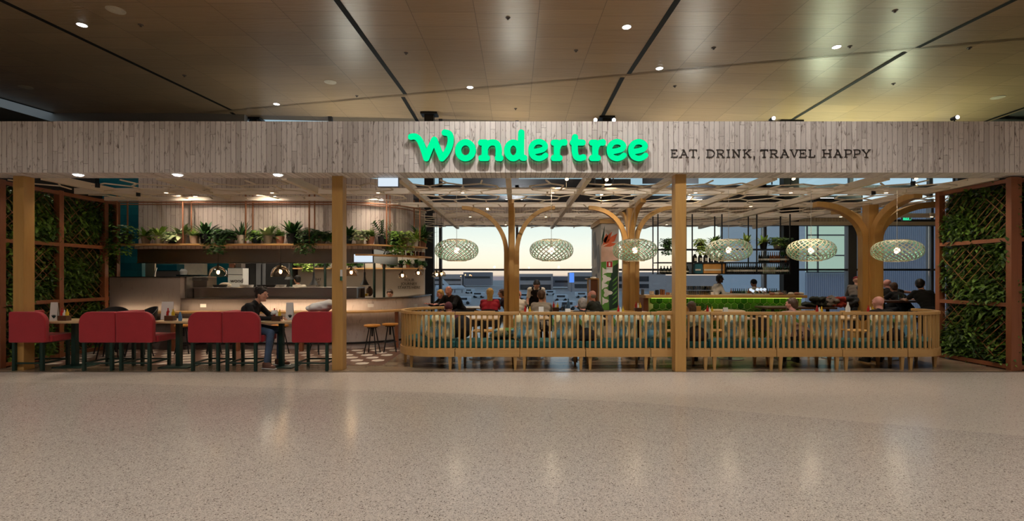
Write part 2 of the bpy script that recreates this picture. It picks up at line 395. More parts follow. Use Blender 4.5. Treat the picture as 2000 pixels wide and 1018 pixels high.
def rootinv(p):
    m = Matrix.Identity(4)
    chain = []
    while p is not None: chain.append(p); p = p.parent
    for q in reversed(chain): m = m @ q.matrix_parent_inverse @ q.matrix_basis
    return m.inverted()
def attach(o, p): o.parent = p; o.matrix_parent_inverse = rootinv(p)
def thing(name, label, cat, loc=(0,0,0), group=None):
    o = bpy.data.objects.new(name, None); COL.objects.link(o); o.empty_display_size = .1
    o.location = loc; tag(o, label, cat, group); return o
def tag(o, label, cat, group=None, kind=None):
    o['label'] = label; o['category'] = cat
    if group: o['group'] = group
    if kind: o['kind'] = kind
    return o
def struct(o, label=None):
    o['kind'] = 'structure'
    if label: o['label'] = label
    return o
def dup(root, loc, rz=None, label=None, group=None, sc=None):
    def rec(o, p):
        c = o.copy(); COL.objects.link(c)
        if p is not None: c.parent = p; c.matrix_parent_inverse = o.matrix_parent_inverse.copy()
        for ch in kids(o): rec(ch, c)
        return c
    r = rec(root, None); r.location = loc
    if rz is not None: r.rotation_euler = (0, 0, rz)
    if sc: r.scale = (sc,)*3 if not isinstance(sc, tuple) else sc
    if label: r['label'] = label
    if group: r['group'] = group
    return r
def kids(o):
    if o.name not in KID: KID[o.name] = list(o.children)
    return KID[o.name]
KID = {}
TS = bpy.data.scenes.new('scratch')   # modifiers are applied in here; removed at the end
FU = {}
def fuse(mb, name, mat, parent, voxel, sm=3, noise=None):
    me = mb.mesh('tmp')
    if 'o' not in FU:
        o = FU['o'] = bpy.data.objects.new('tmp', me); TS.collection.objects.link(o); FU['dead'] = []
        r = o.modifiers.new('r', 'REMESH'); r.mode = 'VOXEL'; r.use_smooth_shade = True; k = o.modifiers.new('s', 'SMOOTH'); k.factor = .5
    o = FU['o']; o.data = me; o.modifiers[0].voxel_size = voxel; o.modifiers[1].iterations = sm; FU['dead'].append(me)
    with bpy.context.temp_override(scene=TS, view_layer=TS.view_layers[0]): dg = bpy.context.evaluated_depsgraph_get(); dg.update()
    m2 = bpy.data.meshes.new_from_object(o.evaluated_get(dg)); m2.name = name
    if noise:
        from mathutils import noise as nz
        a, f = noise
        cn = [(v.co.copy(), v.normal.copy()) for v in m2.vertices]; fl = []
        for c_, n_ in cn: fl += list(c_+n_*(a*nz.noise(c_*f)))
        m2.vertices.foreach_set('co', fl)
    m2.materials.append(mat)
    m2.polygons.foreach_set('use_smooth', [True]*len(m2.polygons))
    o = bpy.data.objects.new(name, m2); COL.objects.link(o)
    if parent is not None: attach(o, parent)
    return o
def uvquad(mb, path, z0, z1, u0=0.0):      # wall strip along a plan path, with planks UV
    if mb.uv is None: mb.uv = []
    u = u0
    for a, b in zip(path[:-1], path[1:]):
        L = (V(b)-V(a)).length
        mb.add([(a[0],a[1],z0),(b[0],b[1],z0),(b[0],b[1],z1),(a[0],a[1],z1)], [(0,1,2,3)])
        mb.uv.append([(u,z0),(u+L,z0),(u+L,z1),(u,z1)]); u += L
    return mb
def offset(path, d):
    out = []; m = len(path)
    for i, p in enumerate(path):
        a = V(path[max(i-1, 0)]); b = V(path[min(i+1, m-1)]); t = (b-a).normalized()
        out.append((p[0]-t.y*d, p[1]+t.x*d))
    return out
def strip(mb, path, d0, d1, z0, z1):       # solid band along a plan path between two offsets
    A, B = offset(path, d0), offset(path, d1); n = len(path); vs = []
    for z in (z0, z1):
        for q in A: vs.append((*q, z))
        for q in B: vs.append((*q, z))
    fs = []
    for i in range(n-1):
        fs += [(i, i+1, 2*n+i+1, 2*n+i), (n+i+1, n+i, 3*n+i, 3*n+i+1), (2*n+i, 2*n+i+1, 3*n+i+1, 3*n+i), (i+1, i, n+i, n+i+1)]
    fs += [(n, 0, 2*n, 3*n), (n-1, 2*n-1, 4*n-1, 3*n-1)]
    return mb.add(vs, fs)
def arc(cx, cy, rx, ry, a0, a1, n): return [(cx+rx*cos(a0+(a1-a0)*i/n), cy+ry*sin(a0+(a1-a0)*i/n)) for i in range(n+1)]
def along(path, s):
    for a, b in zip(path[:-1], path[1:]):
        L = (V(b)-V(a)).length
        if s <= L or (b is path[-1]): t = (V(b)-V(a))/L; return V(a)+t*s, t
        s -= L
def plen(path): return sum((V(b)-V(a)).length for a, b in zip(path[:-1], path[1:]))
def at_px(path, x):                        # point of a plan path seen at pixel column x
    k = (x-CX)/F; best = None
    for a, b in zip(path[:-1], path[1:]):
        fa = a[0]-k*a[1]; fb = b[0]-k*b[1]
        if fa*fb <= 0: t = fa/(fa-fb) if fa != fb else 0; return (a[0]+(b[0]-a[0])*t, a[1]+(b[1]-a[1])*t)
        for q, f in ((a, abs(fa)), (b, abs(fb))):
            if best is None or f < best[0]: best = (f, q)
    return best[1]
# stroke lettering by marching squares
def stroke_field(strokes, rad, cell, fn, d0, d1):
    import numpy as np
    segs = []
    for st in strokes:
        for a, b in zip(st[:-1], st[1:]): segs.append((*a, *b))
    segs = np.array(segs, float); x0 = min(segs[:,0].min(), segs[:,2].min())-rad-2*cell; x1 = max(segs[:,0].max(), segs[:,2].max())+rad+2*cell
    y0 = min(segs[:,1].min(), segs[:,3].min())-rad-2*cell; y1 = max(segs[:,1].max(), segs[:,3].max())+rad+2*cell
    nx, ny = int((x1-x0)/cell)+1, int((y1-y0)/cell)+1
    gx, gy = np.meshgrid(x0+np.arange(nx)*cell, y0+np.arange(ny)*cell); D = np.full(gx.shape, 1e9)
    for ax, ay, bx, by in segs:
        dx, dy = bx-ax, by-ay; L = dx*dx+dy*dy+1e-9
        t = np.clip(((gx-ax)*dx+(gy-ay)*dy)/L, 0, 1); D = np.minimum(D, np.hypot(gx-ax-t*dx, gy-ay-t*dy))
    D = rad-D; mb = MB(); side = MB(); idx = {}
    def vid(key, u, v):
        if key not in idx: idx[key] = len(mb.v); mb.v.append(fn(u, v, d0))
        return idx[key]
    for j in range(ny-1):
        for i in range(nx-1):
            c = [(i,j),(i+1,j),(i+1,j+1),(i,j+1)]; val = [D[q[1], q[0]] for q in c]
            if max(val) <= 0: continue
            poly = []
            for k in range(4):
                a, b = c[k], c[(k+1) % 4]; va, vb = val[k], val[(k+1) % 4]
                if va > 0: poly.append((('v', *a), x0+a[0]*cell, y0+a[1]*cell, False))
                if (va > 0) != (vb > 0):
                    t = va/(va-vb); poly.append((('e', *min(a,b), *max(a,b)), x0+(a[0]+(b[0]-a[0])*t)*cell, y0+(a[1]+(b[1]-a[1])*t)*cell, True))
            if len(poly) < 3: continue
            mb.f.append(tuple(vid(q[0], q[1], q[2]) for q in poly))
            for k in range(len(poly)):
                p, q = poly[k], poly[(k+1) % len(poly)]
                if p[3] and q[3]: side.add([fn(p[1],p[2],d0), fn(q[1],q[2],d0), fn(q[1],q[2],d1), fn(p[1],p[2],d1)], [(0,1,2,3)])
    return mb, side
def smooth_stroke(pts, n=6):
    out = []
    for i in range(len(pts)-1):
        p0, p1, p2, p3 = pts[max(i-1,0)], pts[i], pts[i+1], pts[min(i+2, len(pts)-1)]
        for k in range(n):
            t = k/n
            out.append(tuple(.5*((2*p1[j])+(-p0[j]+p2[j])*t+(2*p0[j]-5*p1[j]+4*p2[j]-p3[j])*t*t+(-p0[j]+3*p1[j]-3*p2[j]+p3[j])*t**3) for j in (0,1)))
    return out+[pts[-1]]
def writing(txt, name, mat, parent, loc, size, rot=(pi/2,0,0), depth=.003, align='CENTER'):
    c = bpy.data.curves.new('tmp', 'FONT'); c.body = txt; c.size = size; c.extrude = depth; c.align_x = align
    o = bpy.data.objects.new('tmp', c); TS.collection.objects.link(o)
    with bpy.context.temp_override(scene=TS, view_layer=TS.view_layers[0]): dg = bpy.context.evaluated_depsgraph_get(); dg.update()
    me = bpy.data.meshes.new_from_object(o.evaluated_get(dg)); bpy.data.objects.remove(o)
    me.materials.append(mat); me.name = name
    q = bpy.data.objects.new(name, me); COL.objects.link(q); q.location = loc; q.rotation_euler = rot
    if parent: q.parent = parent; q.matrix_parent_inverse = rootinv(parent)
    return q
# ------------------------------------------------------------ setting: floors, ceiling, walls
YF = 7.66                                    # where the restaurant floor starts
def edge(x): return 6.9 if x < -6 else (6.9-(x+6)*.12 if x < -1 else 6.3-(x+1)*.20 if x < 1.5 else 5.8-(x-1.5)*.37)
fx = [-30, -16, -10, -6, -4.5, -3, -2, -1, 0, .8, 1.5, 2.5, 3.5, 5, 8]
eb = [(x, edge(x)) for x in fx]
mb = MB(); n = len(eb)
mb.add([(x, -14, 0) for x, y in eb]+[(x, y, 0) for x, y in eb], [(i, i+1, n+i+1, n+i) for i in range(n-1)])
mb.add([(8, -14, 0), (30, -14, 0), (30, edge(8), 0), (8, edge(8), 0)], [(0,1,2,3)])
struct(mb.build('floor', M['terr']))
mb = MB(); mb.add([(x, y, 0) for x, y in eb]+[(x, YF, 0) for x, y in eb], [(i, i+1, n+i+1, n+i) for i in range(n-1)])
mb.add([(8, edge(8), 0), (30, edge(8), 0), (30, YF, 0), (8, YF, 0)], [(0,1,2,3)])
struct(mb.build('floor_border', M['terr2']))
mb = MB().add([(-30,YF,0),(30,YF,0),(30,16.6,0),(-30,16.6,0)], [(0,1,2,3)])
struct(mb.build('floor_boards', M['wfloor']))
mb = MB().box(-8.5, -2.25, 8.25, 13.5, 0, .004); struct(mb.build('floor_tiles', M['hexbrown']))
# pale hexagons and joints
w = MB(); R = .12
for j in range(16):
    for i in range(20):
        x = -8.35+i*.38+(j % 2)*.19; y = 8.40+j*.30
        if x > -2.4: continue
        w.prism([(x+R*cos(pi/6+k*pi/3), y+R*.98*sin(pi/6+k*pi/3)) for k in range(6)], .004, .007, lambda u, v, z: (u, v, z))
struct(w.build('floor_pale_hexagons', M['hexwhite']))
struct(MB().box(-30, 30, YF-.012, YF+.012, 0, .006).build('trim_1', M['steel_dk']))
# big ceiling, two folded planes
def cz(y): return 6.0+.064*y
def foldy(x): return 13.63-.273*x
def c2(x, y): fy = foldy(x); return cz(fy)-.018*(y-fy)-.012
xs = [-15.7, 15.2]
mb = MB(); mb.add([(-15.7,-14,cz(-14)),(15.2,-14,cz(-14)),(15.2,foldy(15.2),cz(foldy(15.2))),(-15.7,foldy(-15.7),cz(foldy(-15.7)))], [(0,3,2,1)])
struct(mb.build('ceiling', M['ply']))
mb = MB(); mb.add([(-15.7,foldy(-15.7),c2(-15.7,foldy(-15.7))),(15.2,foldy(15.2),c2(15.2,foldy(15.2))),(15.2,17,c2(15.2,17)),(-15.7,17,c2(-15.7,17))], [(0,3,2,1)])
struct(mb.build('ceiling_rear', M['ply']))
mb = MB(); mb.add([(-15.7,foldy(-15.7),cz(foldy(-15.7))),(15.2,foldy(15.2),cz(foldy(15.2))),(15.2,foldy(15.2),c2(15.2,foldy(15.2))),(-15.7,foldy(-15.7),c2(-15.7,foldy(-15.7)))], [(0,1,2,3)])
struct(mb.build('ceiling_step', M['ply']))
mb = MB()
for x0, x1 in ((-30, -15.7), (15.2, 30)):
    mb.add([(x0,-14,cz(-14)+.1),(x1,-14,cz(-14)+.1),(x1,17,cz(17)-.3),(x0,17,cz(17)-.3)], [(0,3,2,1)])
struct(mb.build('ceiling_sides', M['ceil_grey']))
k = 1
for X in (-15.65, -9.42, -3.27, 2.96, 9.12, 15.15):
    mb = MB(); fy = foldy(X)
    mb.add([(X-.06,-14,cz(-14)-.01),(X+.06,-14,cz(-14)-.01),(X+.06,fy-.1,cz(fy)-.012),(X-.06,fy-.1,cz(fy)-.012)], [(0,3,2,1)])
    X2 = X-.12
    mb.add([(X2-.06,fy+.1,c2(X2,fy)-.012),(X2+.06,fy+.1,c2(X2,fy)-.012),(X2+.06,17,c2(X2,17)-.012),(X2-.06,17,c2(X2,17)-.012)], [(0,3,2,1)])
    k += 1; struct(mb.build('trim_%d' % k, M['slot']))
# outer walls of the concourse behind and beside the camera
struct(MB().box(-30, 30, -14.3, -14, 0, 8).build('wall_concourse', M['concwall']))
struct(MB().box(-30.3, -30, -14, 17, 0, 8).build('wall_far_left', M['concwall']))
struct(MB().box(30, 30.3, -14, 17, 0, 8).build('wall_far_right', M['concwall']))
struct(MB().box(-30, -9.2, 16.5, 16.7, 0, 8).build('wall_rear_left', M['concwall']))
struct(MB().box(15, 30, 16.5, 16.7, 0, 8).build('wall_rear_right', M['greydark']))
# fascia with its soffit: one boxed bulkhead across the front
FY0, FY1, FZ0, FZ1 = 7.55, 7.98, 3.12, 3.915
mb = MB(); mb.uv = []
def q4(a, b, c, d, uvs): mb.add([a, b, c, d], [(0,1,2,3)]); mb.uv.append(uvs)
x0, x1 = -13, 13
q4((x0,FY0,FZ0),(x1,FY0,FZ0),(x1,FY0,FZ1),(x0,FY0,FZ1), [(x0,FZ0),(x1,FZ0),(x1,FZ1),(x0,FZ1)])
q4((x0,FY1,FZ0),(x1,FY1,FZ0),(x1,FY0,FZ0),(x0,FY0,FZ0), [(x0,FZ0-.43),(x1,FZ0-.43),(x1,FZ0),(x0,FZ0)])
q4((x1,FY1,FZ0),(x0,FY1,FZ0),(x0,FY1,FZ1),(x1,FY1,FZ1), [(x1,FZ0),(x0,FZ0),(x0,FZ1),(x1,FZ1)])
q4((x0,FY0,FZ1),(x1,FY0,FZ1),(x1,FY1,FZ1),(x0,FY1,FZ1), [(x0,4),(x1,4),(x1,4.43),(x0,4.43)])
struct(mb.build('wall_fascia', M['plank']))
# side walls beyond the living walls, restaurant side walls
struct(MB().box(-30, -8.75, 7.7, 7.8, 0, 3.15).build('wall_left', M['black']))
struct(MB().box(8.28, 30, 8.16, 8.26, 0, 3.15).build('wall_right', M['black']))
struct(MB().box(-8.85, -8.75, 7.8, 10.3, 0, 3.4).build('wall_left_side', M['blackmatt']))
struct(MB().box(8.2, 8.28, 8.26, 9.2, 0, 3.12).build('wall_right_side', M['blackmatt']))
struct(MB().box(-30, -8.16, 10.62, 10.72, 1.47, 3.9).build('wall_teal', M['ttile']))
struct(MB().box(-30, -8.9, 10.3, 10.4, 0, 3.9).build('wall_left_rear', M['blackmatt']))
struct(MB().box(14.6, 14.75, 9.2, 16.5, 0, 4.1).build('wall_right_rear', M['greydark']))
# ------------------------------------------------------------ window wall
GY = 16.5
MX = [-6.3, -2.55, .05, 2.65, 5.55, 8.45, 11.4, 14.1]
struct(MB().box(-9, 15, GY-.02, GY+.10, 1.71, 1.775).build('window_transom', M['greydark']))
struct(MB().box(-9, 15, GY-.06, GY+.12, 3.23, 3.36).build('window_header', M['greydark']))
struct(MB().box(-9, 15, GY-.02, GY+.10, 0, .12).build('window_sill', M['greydark']))
for i, x in enumerate(MX):
    ww = .14 if i in (6,) else .045
    struct(MB().box(x-ww, x+ww, GY-.05, GY+.16, 0, 4.15 if i > 5 else 3.3).build('window_mullion_%d' % (i+1), M['grey'] if i > 4 else M['greydark']))
for i in range(len(MX)-1):
    f = MB().box(MX[i]+.05, MX[i+1]-.05, GY+.03, GY+.045, .12, 1.71).build('window_%d' % (2*i+1), M['glass_bl']); struct(f)
    f = MB().box(MX[i]+.05, MX[i+1]-.05, GY+.03, GY+.045, 1.775, 3.23).build('window_%d' % (2*i+2), M['glass']); struct(f)
# planked bulkhead over the windows, spandrel, high windows
mb = MB(); uvquad(mb, [(-9, 16.2), (11.5, 16.2)], 3.27, 3.93); mb.add([(-9,16.2,3.27),(11.5,16.2,3.27),(11.5,16.5,3.27),(-9,16.5,3.27)], [(0,3,2,1)]); mb.uv.append([(-9,0),(-9,.3),(11.5,.3),(11.5,0)])
struct(mb.build('wall_bulkhead', M['plank_k']))
struct(MB().box(-9, 11.6, 16.25, 16.6, 3.93, 4.22).build('wall_spandrel', M['greydark']))
mb = MB()
mb.box(-9, 15, GY, GY+.12, 4.50, 4.62)
mb.box(-9, 15, GY, GY+.12, 5.3, 5.4)
for x in MX: mb.box(x-.06, x+.06, GY, GY+.12, 4.2, 7)
struct(mb.build('window_upper_frame', M['greydark']))
mb = MB().box(-9, 11.6, GY+.03, GY+.05, 4.22, 7.0); struct(mb.build('window_upper', M['glass']))
# small closed panels in the high glazing
mb = MB()
for x0_, x1_, z0_, z1_ in ((-1.8,.0,4.62,4.86),(.1,3.9,4.62,4.82),(.9,2.6,4.22,4.5),(4.3,6.2,4.66,4.85),(6.6,8.3,4.22,4.5),(3.4,3.9,4.22,4.45)): mb.box(x0_, x1_, GY-.02, GY+.0, z0_, z1_)
struct(mb.build('window_upper_blanks', M['greydark']))
struct(MB().box(11.5, 14.6, 16.2, 16.35, 3.2, 3.42).build('trim_20', M['greydark']))
# tall black service columns of the terminal
for X, w_, D, zt, lab in ((-2.83, .30, 16.0, 6.95, 'dark steel column rising behind the kitchen counter end'),
                     (2.98, .26, 16.0, 6.9, 'dark steel column standing behind the middle timber tree'),
                     (9.0, .5, 16.0, 6.8, 'wide dark steel column beside the hanging bottle rack'),
                     (15.3, .26, 15.9, 6.8, 'dark steel column top at the far right above the fascia'), (-9.05, .26, 16.9, 7.0, 'dark steel column top at the far left above the fascia')):
    t = thing('steel_column', lab, 'column', (X, D, 0), 'black steel columns of the terminal')
    zt = min(zt, c2(X, D))
    if X == 2.98: MB().box(X-w_/2, X+w_/2, D-.13, D+.13, 3.94, zt).build('shaft', M['black'], t)
    else: MB().box(X-w_/2, X+w_/2, D-.13, D+.13, 0, zt).build('shaft', M['black'], t)
    MB().box(X-w_/2-.12, X+w_/2+.12, D-.2, D+.2, zt-.07, zt-.01).build('top_plate', M['black'], t)
# ------------------------------------------------------------ outside
struct(MB().box(-400, 600, 20, 900, -5.2, -5).build('ground_apron', M['asphalt']))
def block(label, x0, x1, D, z0, z1, mat='bld1', bands=(), depth=20):
    t = thing('terminal_building', label, 'building', ((x0+x1)/2, D, z0))
    MB().box(x0, x1, D, D+depth, z0, z1).build('wall', M[mat], t)
    for a, b in bands: MB().box(x0+1, x1-1, D-.15, D, a, b).build('window_band', M['bldw'], t)
def pxb(label, xa, xb, ya, yb, D, mat='bld1', bands=(), depth=20):
    block(label, PX(xa, D), PX(xb, D), D, max(-5, PZ(yb, D)), PZ(ya, D), mat, [(PZ(b, D), PZ(a, D)) for a, b in bands], depth)
pxb('long low grey hangar far across the apron behind the left timber tree', 846, 903, 536, 566, 320, 'bld1', [(545, 549), (555, 557)])
pxb('dark hangar block beyond the apron beside the parked aircraft', 905, 960, 532, 558, 320, 'bld2', [(540, 544)])
pxb('grey terminal pier far outside behind the waiter', 1012, 1080, 535, 572, 240, 'bld1', [(541, 548), (556, 566)])
pxb('tall grey terminal block with dark window bands left of the mural pillar', 1118, 1300, 532, 575, 220, 'bld1', [(540, 550), (555, 563)])
pxb('low dark service building on the apron between waiter and mural pillar', 1080, 1122, 540, 560, 260, 'bld2', [(548, 552)])
pxb('blue grey building outside behind the green tiled bar', 1300, 1570, 538, 600, 160, 'bld1', ())
t = MB().box(PX(1112, 210), PX(1121, 210), 209.5, 210, PZ(552, 210), PZ(533, 210)).build('lit_billboard', M['blue_sign']); tag(t, 'blue lit billboard outside between waiter and mural pillar', 'billboard')
MB().box(PX(1116, 210)-.3, PX(1116, 210)+.3, 209.7, 210, -5, PZ(552, 210)).build('mast', M['bld2'], t)
t = thing('airliner', 'white airliner parked on the apron, seen above the bald man in black', 'aircraft', (PX(880, 200), 200, -5))
x0_, x1_ = PX(852, 200), PX(908, 200)
mb = MB(); mb.tube([(x0_, 200, -2.9), (x0_+2, 200, -2.9), (x1_-2.2, 200, -2.9), (x1_-1, 200, -3.0), (x1_, 200, -3.1)], 1.0, 12); mb.v[-12:] = [((q[0]-x1_)*.2+x1_, (q[1]-200)*.25+200, (q[2]+3.1)*.25-3.1) for q in mb.v[-12:]]
mb.build('fuselage', M['planew'], t, True)
MB().add([(-29,199.8,-2.2),(-27,199.8,-2.2),(-29.8,199.8,.6),(-31,199.8,.6),(-29,200.2,-2.2),(-27,200.2,-2.2),(-29.8,200.2,.6),(-31,200.2,.6)], [(0,1,2,3),(7,6,5,4),(0,4,5,1),(1,5,6,2),(2,6,7,3),(3,7,4,0)]).build('tail_fin', M['planew'], t)
MB().box(-27, -24, 196, 200, -3.3, -3.15).build('wing', M['planew'], t)
for xx in (-29, -25, -22): MB().cyl((xx, 200, -5), (xx, 200, -3.4), .25, 8).build('landing_gear', M['bld2'], t)
# service vehicles on the apron
random.seed(3)
van = thing('service_vehicle', 'small white service vehicle on the dark apron nearest the curved counter end', 'vehicle', (0, 90, -5), 'service vehicles on the apron')
MB().box(-1.8, 1.8, 89, 91, -4.6, -3.2).build('body', M['planew'], van, bevel=.15)
MB().box(-1.2, 1.0, 88.98, 91.02, -3.9, -3.4).build('glazing', M['bldw'], van)
for sx_ in (-1.1, 1.1): MB().cyl((sx_, 88.95, -4.6), (sx_, 91.05, -4.6), .38, 12).build('wheel', M['blackmatt'], van)
VL = ['left of the blonde woman', 'just right of the blonde woman', 'right of the waiter', 'far right of the waiter', 'left of the waiter station', 'near the first timber tree', 'above the bald man in black', 'below the blue billboard']
for i, (x, D) in enumerate(((935, 150), (968, 110), (1075, 170), (1095, 130), (1135, 150), (1025, 140), (918, 190), (1105, 95))):
    dup(van, (PX(x, D), D, -5), random.uniform(-.4, .4), 'small white service vehicle on the dark apron '+VL[i])
van.location = (PX(905, 115), 115, -5)
# neighbouring wing of the terminal: ribbed cladding and a glazed corner
t = thing('terminal_wing', 'blue ribbed wing of the terminal outside the right hand windows', 'building', (20, 24, -5))
mb = MB()
def ribs(mb, xa, xb, z0, z1, y=24.0, st=.10):
    x = xa; vs = []
    while x < xb:
        for dx, dy in ((0,0),(.035,0),(.045,-.045),(.085,-.045)): vs.append((x+dx, y+dy))
        x += st
    k = len(mb.v); mb.v += [(a, b, z0) for a, b in vs]+[(a, b, z1) for a, b in vs]; n = len(vs)
    mb.f += [(k+i, k+i+1, k+n+i+1, k+n+i) for i in range(n-1)]
ribs(mb, PX(1573, 24), PX(1668, 24), -5, 1.72); ribs(mb, PX(1668, 24), 26, -5, 5.2)
mb.box(PX(1573, 24), 26, 24.02, 34, -5, 5.2)
mb.build('cladding', M['corr'], t)
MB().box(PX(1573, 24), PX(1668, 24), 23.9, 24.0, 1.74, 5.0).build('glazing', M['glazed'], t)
mb = MB()
for z, in ((1.74,), (2.55,), (3.55,)): mb.box(PX(1573, 24), PX(1668, 24), 23.84, 23.9, z-.03, z+.03)
for x in (1573, 1594, 1652, 1668): mb.box(PX(x, 24)-.03, PX(x, 24)+.03, 23.84, 23.9, 1.7, 5.0)
mb.build('glazing_bars', M['grey'], t)
struct(MB().box(-60, PX(1560, 24), 26.5, 26.8, -5, -1.2).build('wall_outside_parapet', M['bld1']))
# ------------------------------------------------------------ sign lettering on the fascia
def zx(u): return PX(780+u/3.846, FY0-.10)
def zz(v): return PZ(230+v/3.846, FY0-.10)
SG = thing('wall_sign', 'large glowing green wondertree lettering on the planked fascia', 'sign', (PX(1032, FY0), FY0, PZ(318, FY0)))
EL = lambda cx, cy, rx, ry: [(cx+rx*cos(2*pi*i/28), cy+ry*sin(2*pi*i/28)) for i in range(29)]
def sr(dx): return [smooth_stroke([(1160+dx,188),(1184+dx,188)]), [(1183+dx,188),(1183+dx,302)], [(1160+dx,303),(1203+dx,303)], smooth_stroke([(1184+dx,238),(1196+dx,206),(1215+dx,190),(1240+dx,186)]), [(1240+dx,184),(1240+dx,188)]]
def se(dx): return [smooth_stroke([(998+dx,256),(1040+dx,250),(1080+dx,238),(1096+dx,214),(1080+dx,190),(1046+dx,181),(1012+dx,192),(992+dx,222),(991+dx,260),(1008+dx,292),(1044+dx,307),(1076+dx,300),(1099+dx,283)])]
LET = [[smooth_stroke([(88,144),(118,142),(148,164),(176,222),(203,305)]), smooth_stroke([(203,305),(228,240),(262,166)]), smooth_stroke([(262,166),(290,236),(320,306)]), smooth_stroke([(320,306),(352,268),(378,212),(386,160),(374,122),(340,112)])],
       [EL(497, 245, 55, 60)],
       [[(614,187),(646,187)], [(642,188),(642,302)], [(617,303),(658,303)], smooth_stroke([(642,235),(662,200),(698,186),(732,196),(746,232),(746,285),(758,303),(757,303)]), [(740,303),(756,303)]],
       [EL(856, 246, 46, 59), smooth_stroke([(916,112),(914,200),(914,270),(922,298),(938,302)])],
       se(0), sr(0),
       [smooth_stroke([(1319,146),(1317,200),(1319,262),(1332,296),(1358,304),(1382,298)]), [(1304,187),(1377,187)]],
       sr(288), se(588), se(750)]
for st in LET:
    a, b = stroke_field(st, 20.5 if len(st) == 1 and len(st[0]) > 60 else 23.5, 1.9, lambda u, v, w: (zx(u), FY0-w, zz(v)), .105, .03)
    f = a.build('letter', M['signface'], SG); b.build('letter_return', M['signside'], f)
SG['label'] = 'large glowing green sign lettering across the middle of the planked fascia'
# tagline
GL = {'E': [[(.15,0),(.15,1)],[(0,1),(.9,1),(.92,.8)],[(.15,.52),(.62,.52)],[(.62,.42),(.62,.62)],[(0,0),(.95,0),(.97,.2)]],
      'A': [[(.12,0),(.5,1)],[(.5,1),(.88,0)],[(.3,.36),(.7,.36)],[(0,0),(.24,0)],[(.76,0),(1,0)],[(.36,1),(.5,1)]],
      'T': [[(.5,0),(.5,1)],[(0,.8),(.02,1),(.98,1),(1,.8)],[(.32,0),(.68,0)]],
      ',': [[(.5,.04),(.5,-.06),(.3,-.22)]],
      'D': [[(.15,0),(.15,1)],smooth_stroke([(0,1),(.55,1),(.88,.8),(1,.5),(.88,.2),(.55,0),(0,0)])],
      'R': [[(.15,0),(.15,1)],smooth_stroke([(0,1),(.55,1),(.82,.9),(.85,.72),(.78,.55),(.5,.47),(.15,.47)]),[(.5,.47),(.85,0)],[(0,0),(.3,0)],[(.72,0),(1,0)]],
      'I': [[(.5,0),(.5,1)],[(.1,1),(.9,1)],[(.1,0),(.9,0)]],
      'N': [[(.15,0),(.15,1)],[(.15,1),(.82,0)],[(.82,0),(.82,1)],[(0,1),(.18,1)],[(.66,1),(1,1)],[(0,0),(.32,0)]],
      'K': [[(.15,0),(.15,1)],[(.85,1),(.15,.4)],[(.4,.6),(.88,0)],[(0,1),(.3,1)],[(0,0),(.3,0)],[(.68,1),(.98,1)],[(.72,0),(1,0)]],
      'V': [[(.12,1),(.5,0)],[(.5,0),(.88,1)],[(0,1),(.28,1)],[(.72,1),(1,1)]],
      'L': [[(.2,0),(.2,1)],[(0,1),(.4,1)],[(0,0),(.95,0),(.97,.24)]],
      'H': [[(.15,0),(.15,1)],[(.85,0),(.85,1)],[(.15,.5),(.85,.5)],[(0,1),(.3,1)],[(.7,1),(1,1)],[(0,0),(.3,0)],[(.7,0),(1,0)]],
      'P': [[(.15,0),(.15,1)],smooth_stroke([(0,1),(.6,1),(.9,.9),(.95,.7),(.88,.5),(.55,.42),(.15,.42)]),[(0,0),(.35,0)]],
      'Y': [[(.1,1),(.5,.45)],[(.9,1),(.5,.45)],[(.5,.45),(.5,0)],[(0,1),(.25,1)],[(.75,1),(1,1)],[(.32,0),(.68,0)]]}
TG = thing('tagline_sign', 'small dark slab lettering EAT, DRINK, TRAVEL HAPPY on the planked fascia', 'sign', (PX(1505, FY0), FY0, PZ(308, FY0)))
for ch, a_, b_ in (('E',133,187),('A',205,278),('T',290,350),(',',360,378),('D',435,500),('R',520,586),('I',605,632),('N',652,722),('K',745,812),(',',832,850),('T',893,953),('R',973,1040),('A',1060,1133),
                   ('V',1143,1214),('E',1222,1280),('L',1302,1353),('H',1418,1493),('A',1512,1584),('P',1605,1665),('P',1682,1738),('Y',1753,1824)):
    st = [[(a_+p[0]*(b_-a_), 336-p[1]*62) for p in s_] for s_ in GL[ch]]
    a, b = stroke_field(st, 3.6, 1.3, lambda u, v, w: (PX(1280+u/4.348, FY0), FY0-w, PZ(230+v/4.348, FY0)), .012, .0)
    o = a.build('letter', M['ink'], TG); b.build('letter_edge', M['ink'], o)
# ------------------------------------------------------------ front timber posts
for xa, lab in ((25, 'square timber post at the far left in front of the living wall'), (648, 'square timber post between the red seating and the curved bench'),
                (1319, 'square timber post standing in front of the slatted bench')):
    PY = 7.665 if xa > 1000 else 7.79; X0 = PX(xa, PY); w_ = .175
    t = thing('timber_post', lab, 'post', (X0+w_/2, 7.8, 0), 'timber posts of the shopfront')
    MB().box(X0, X0+w_, PY, PY+.18, 0, 3.12).build('shaft', M['timber_z'], t, bevel=.006)
t = MB().box(PX(667, 7.8), PX(669.5, 7.8), 7.74, 7.80, PZ(548, 7.8), PZ(527, 7.8)).build('info_sticker', M['paper'])
tag(t, 'small pale and green notice on the side of the middle timber post', 'notice')
MB().box(PX(667, 7.8), PX(669.5, 7.8)+.001, 7.736, 7.80, PZ(548, 7.8)-.002, PZ(540, 7.8)).build('green_panel', M['signside'], t)
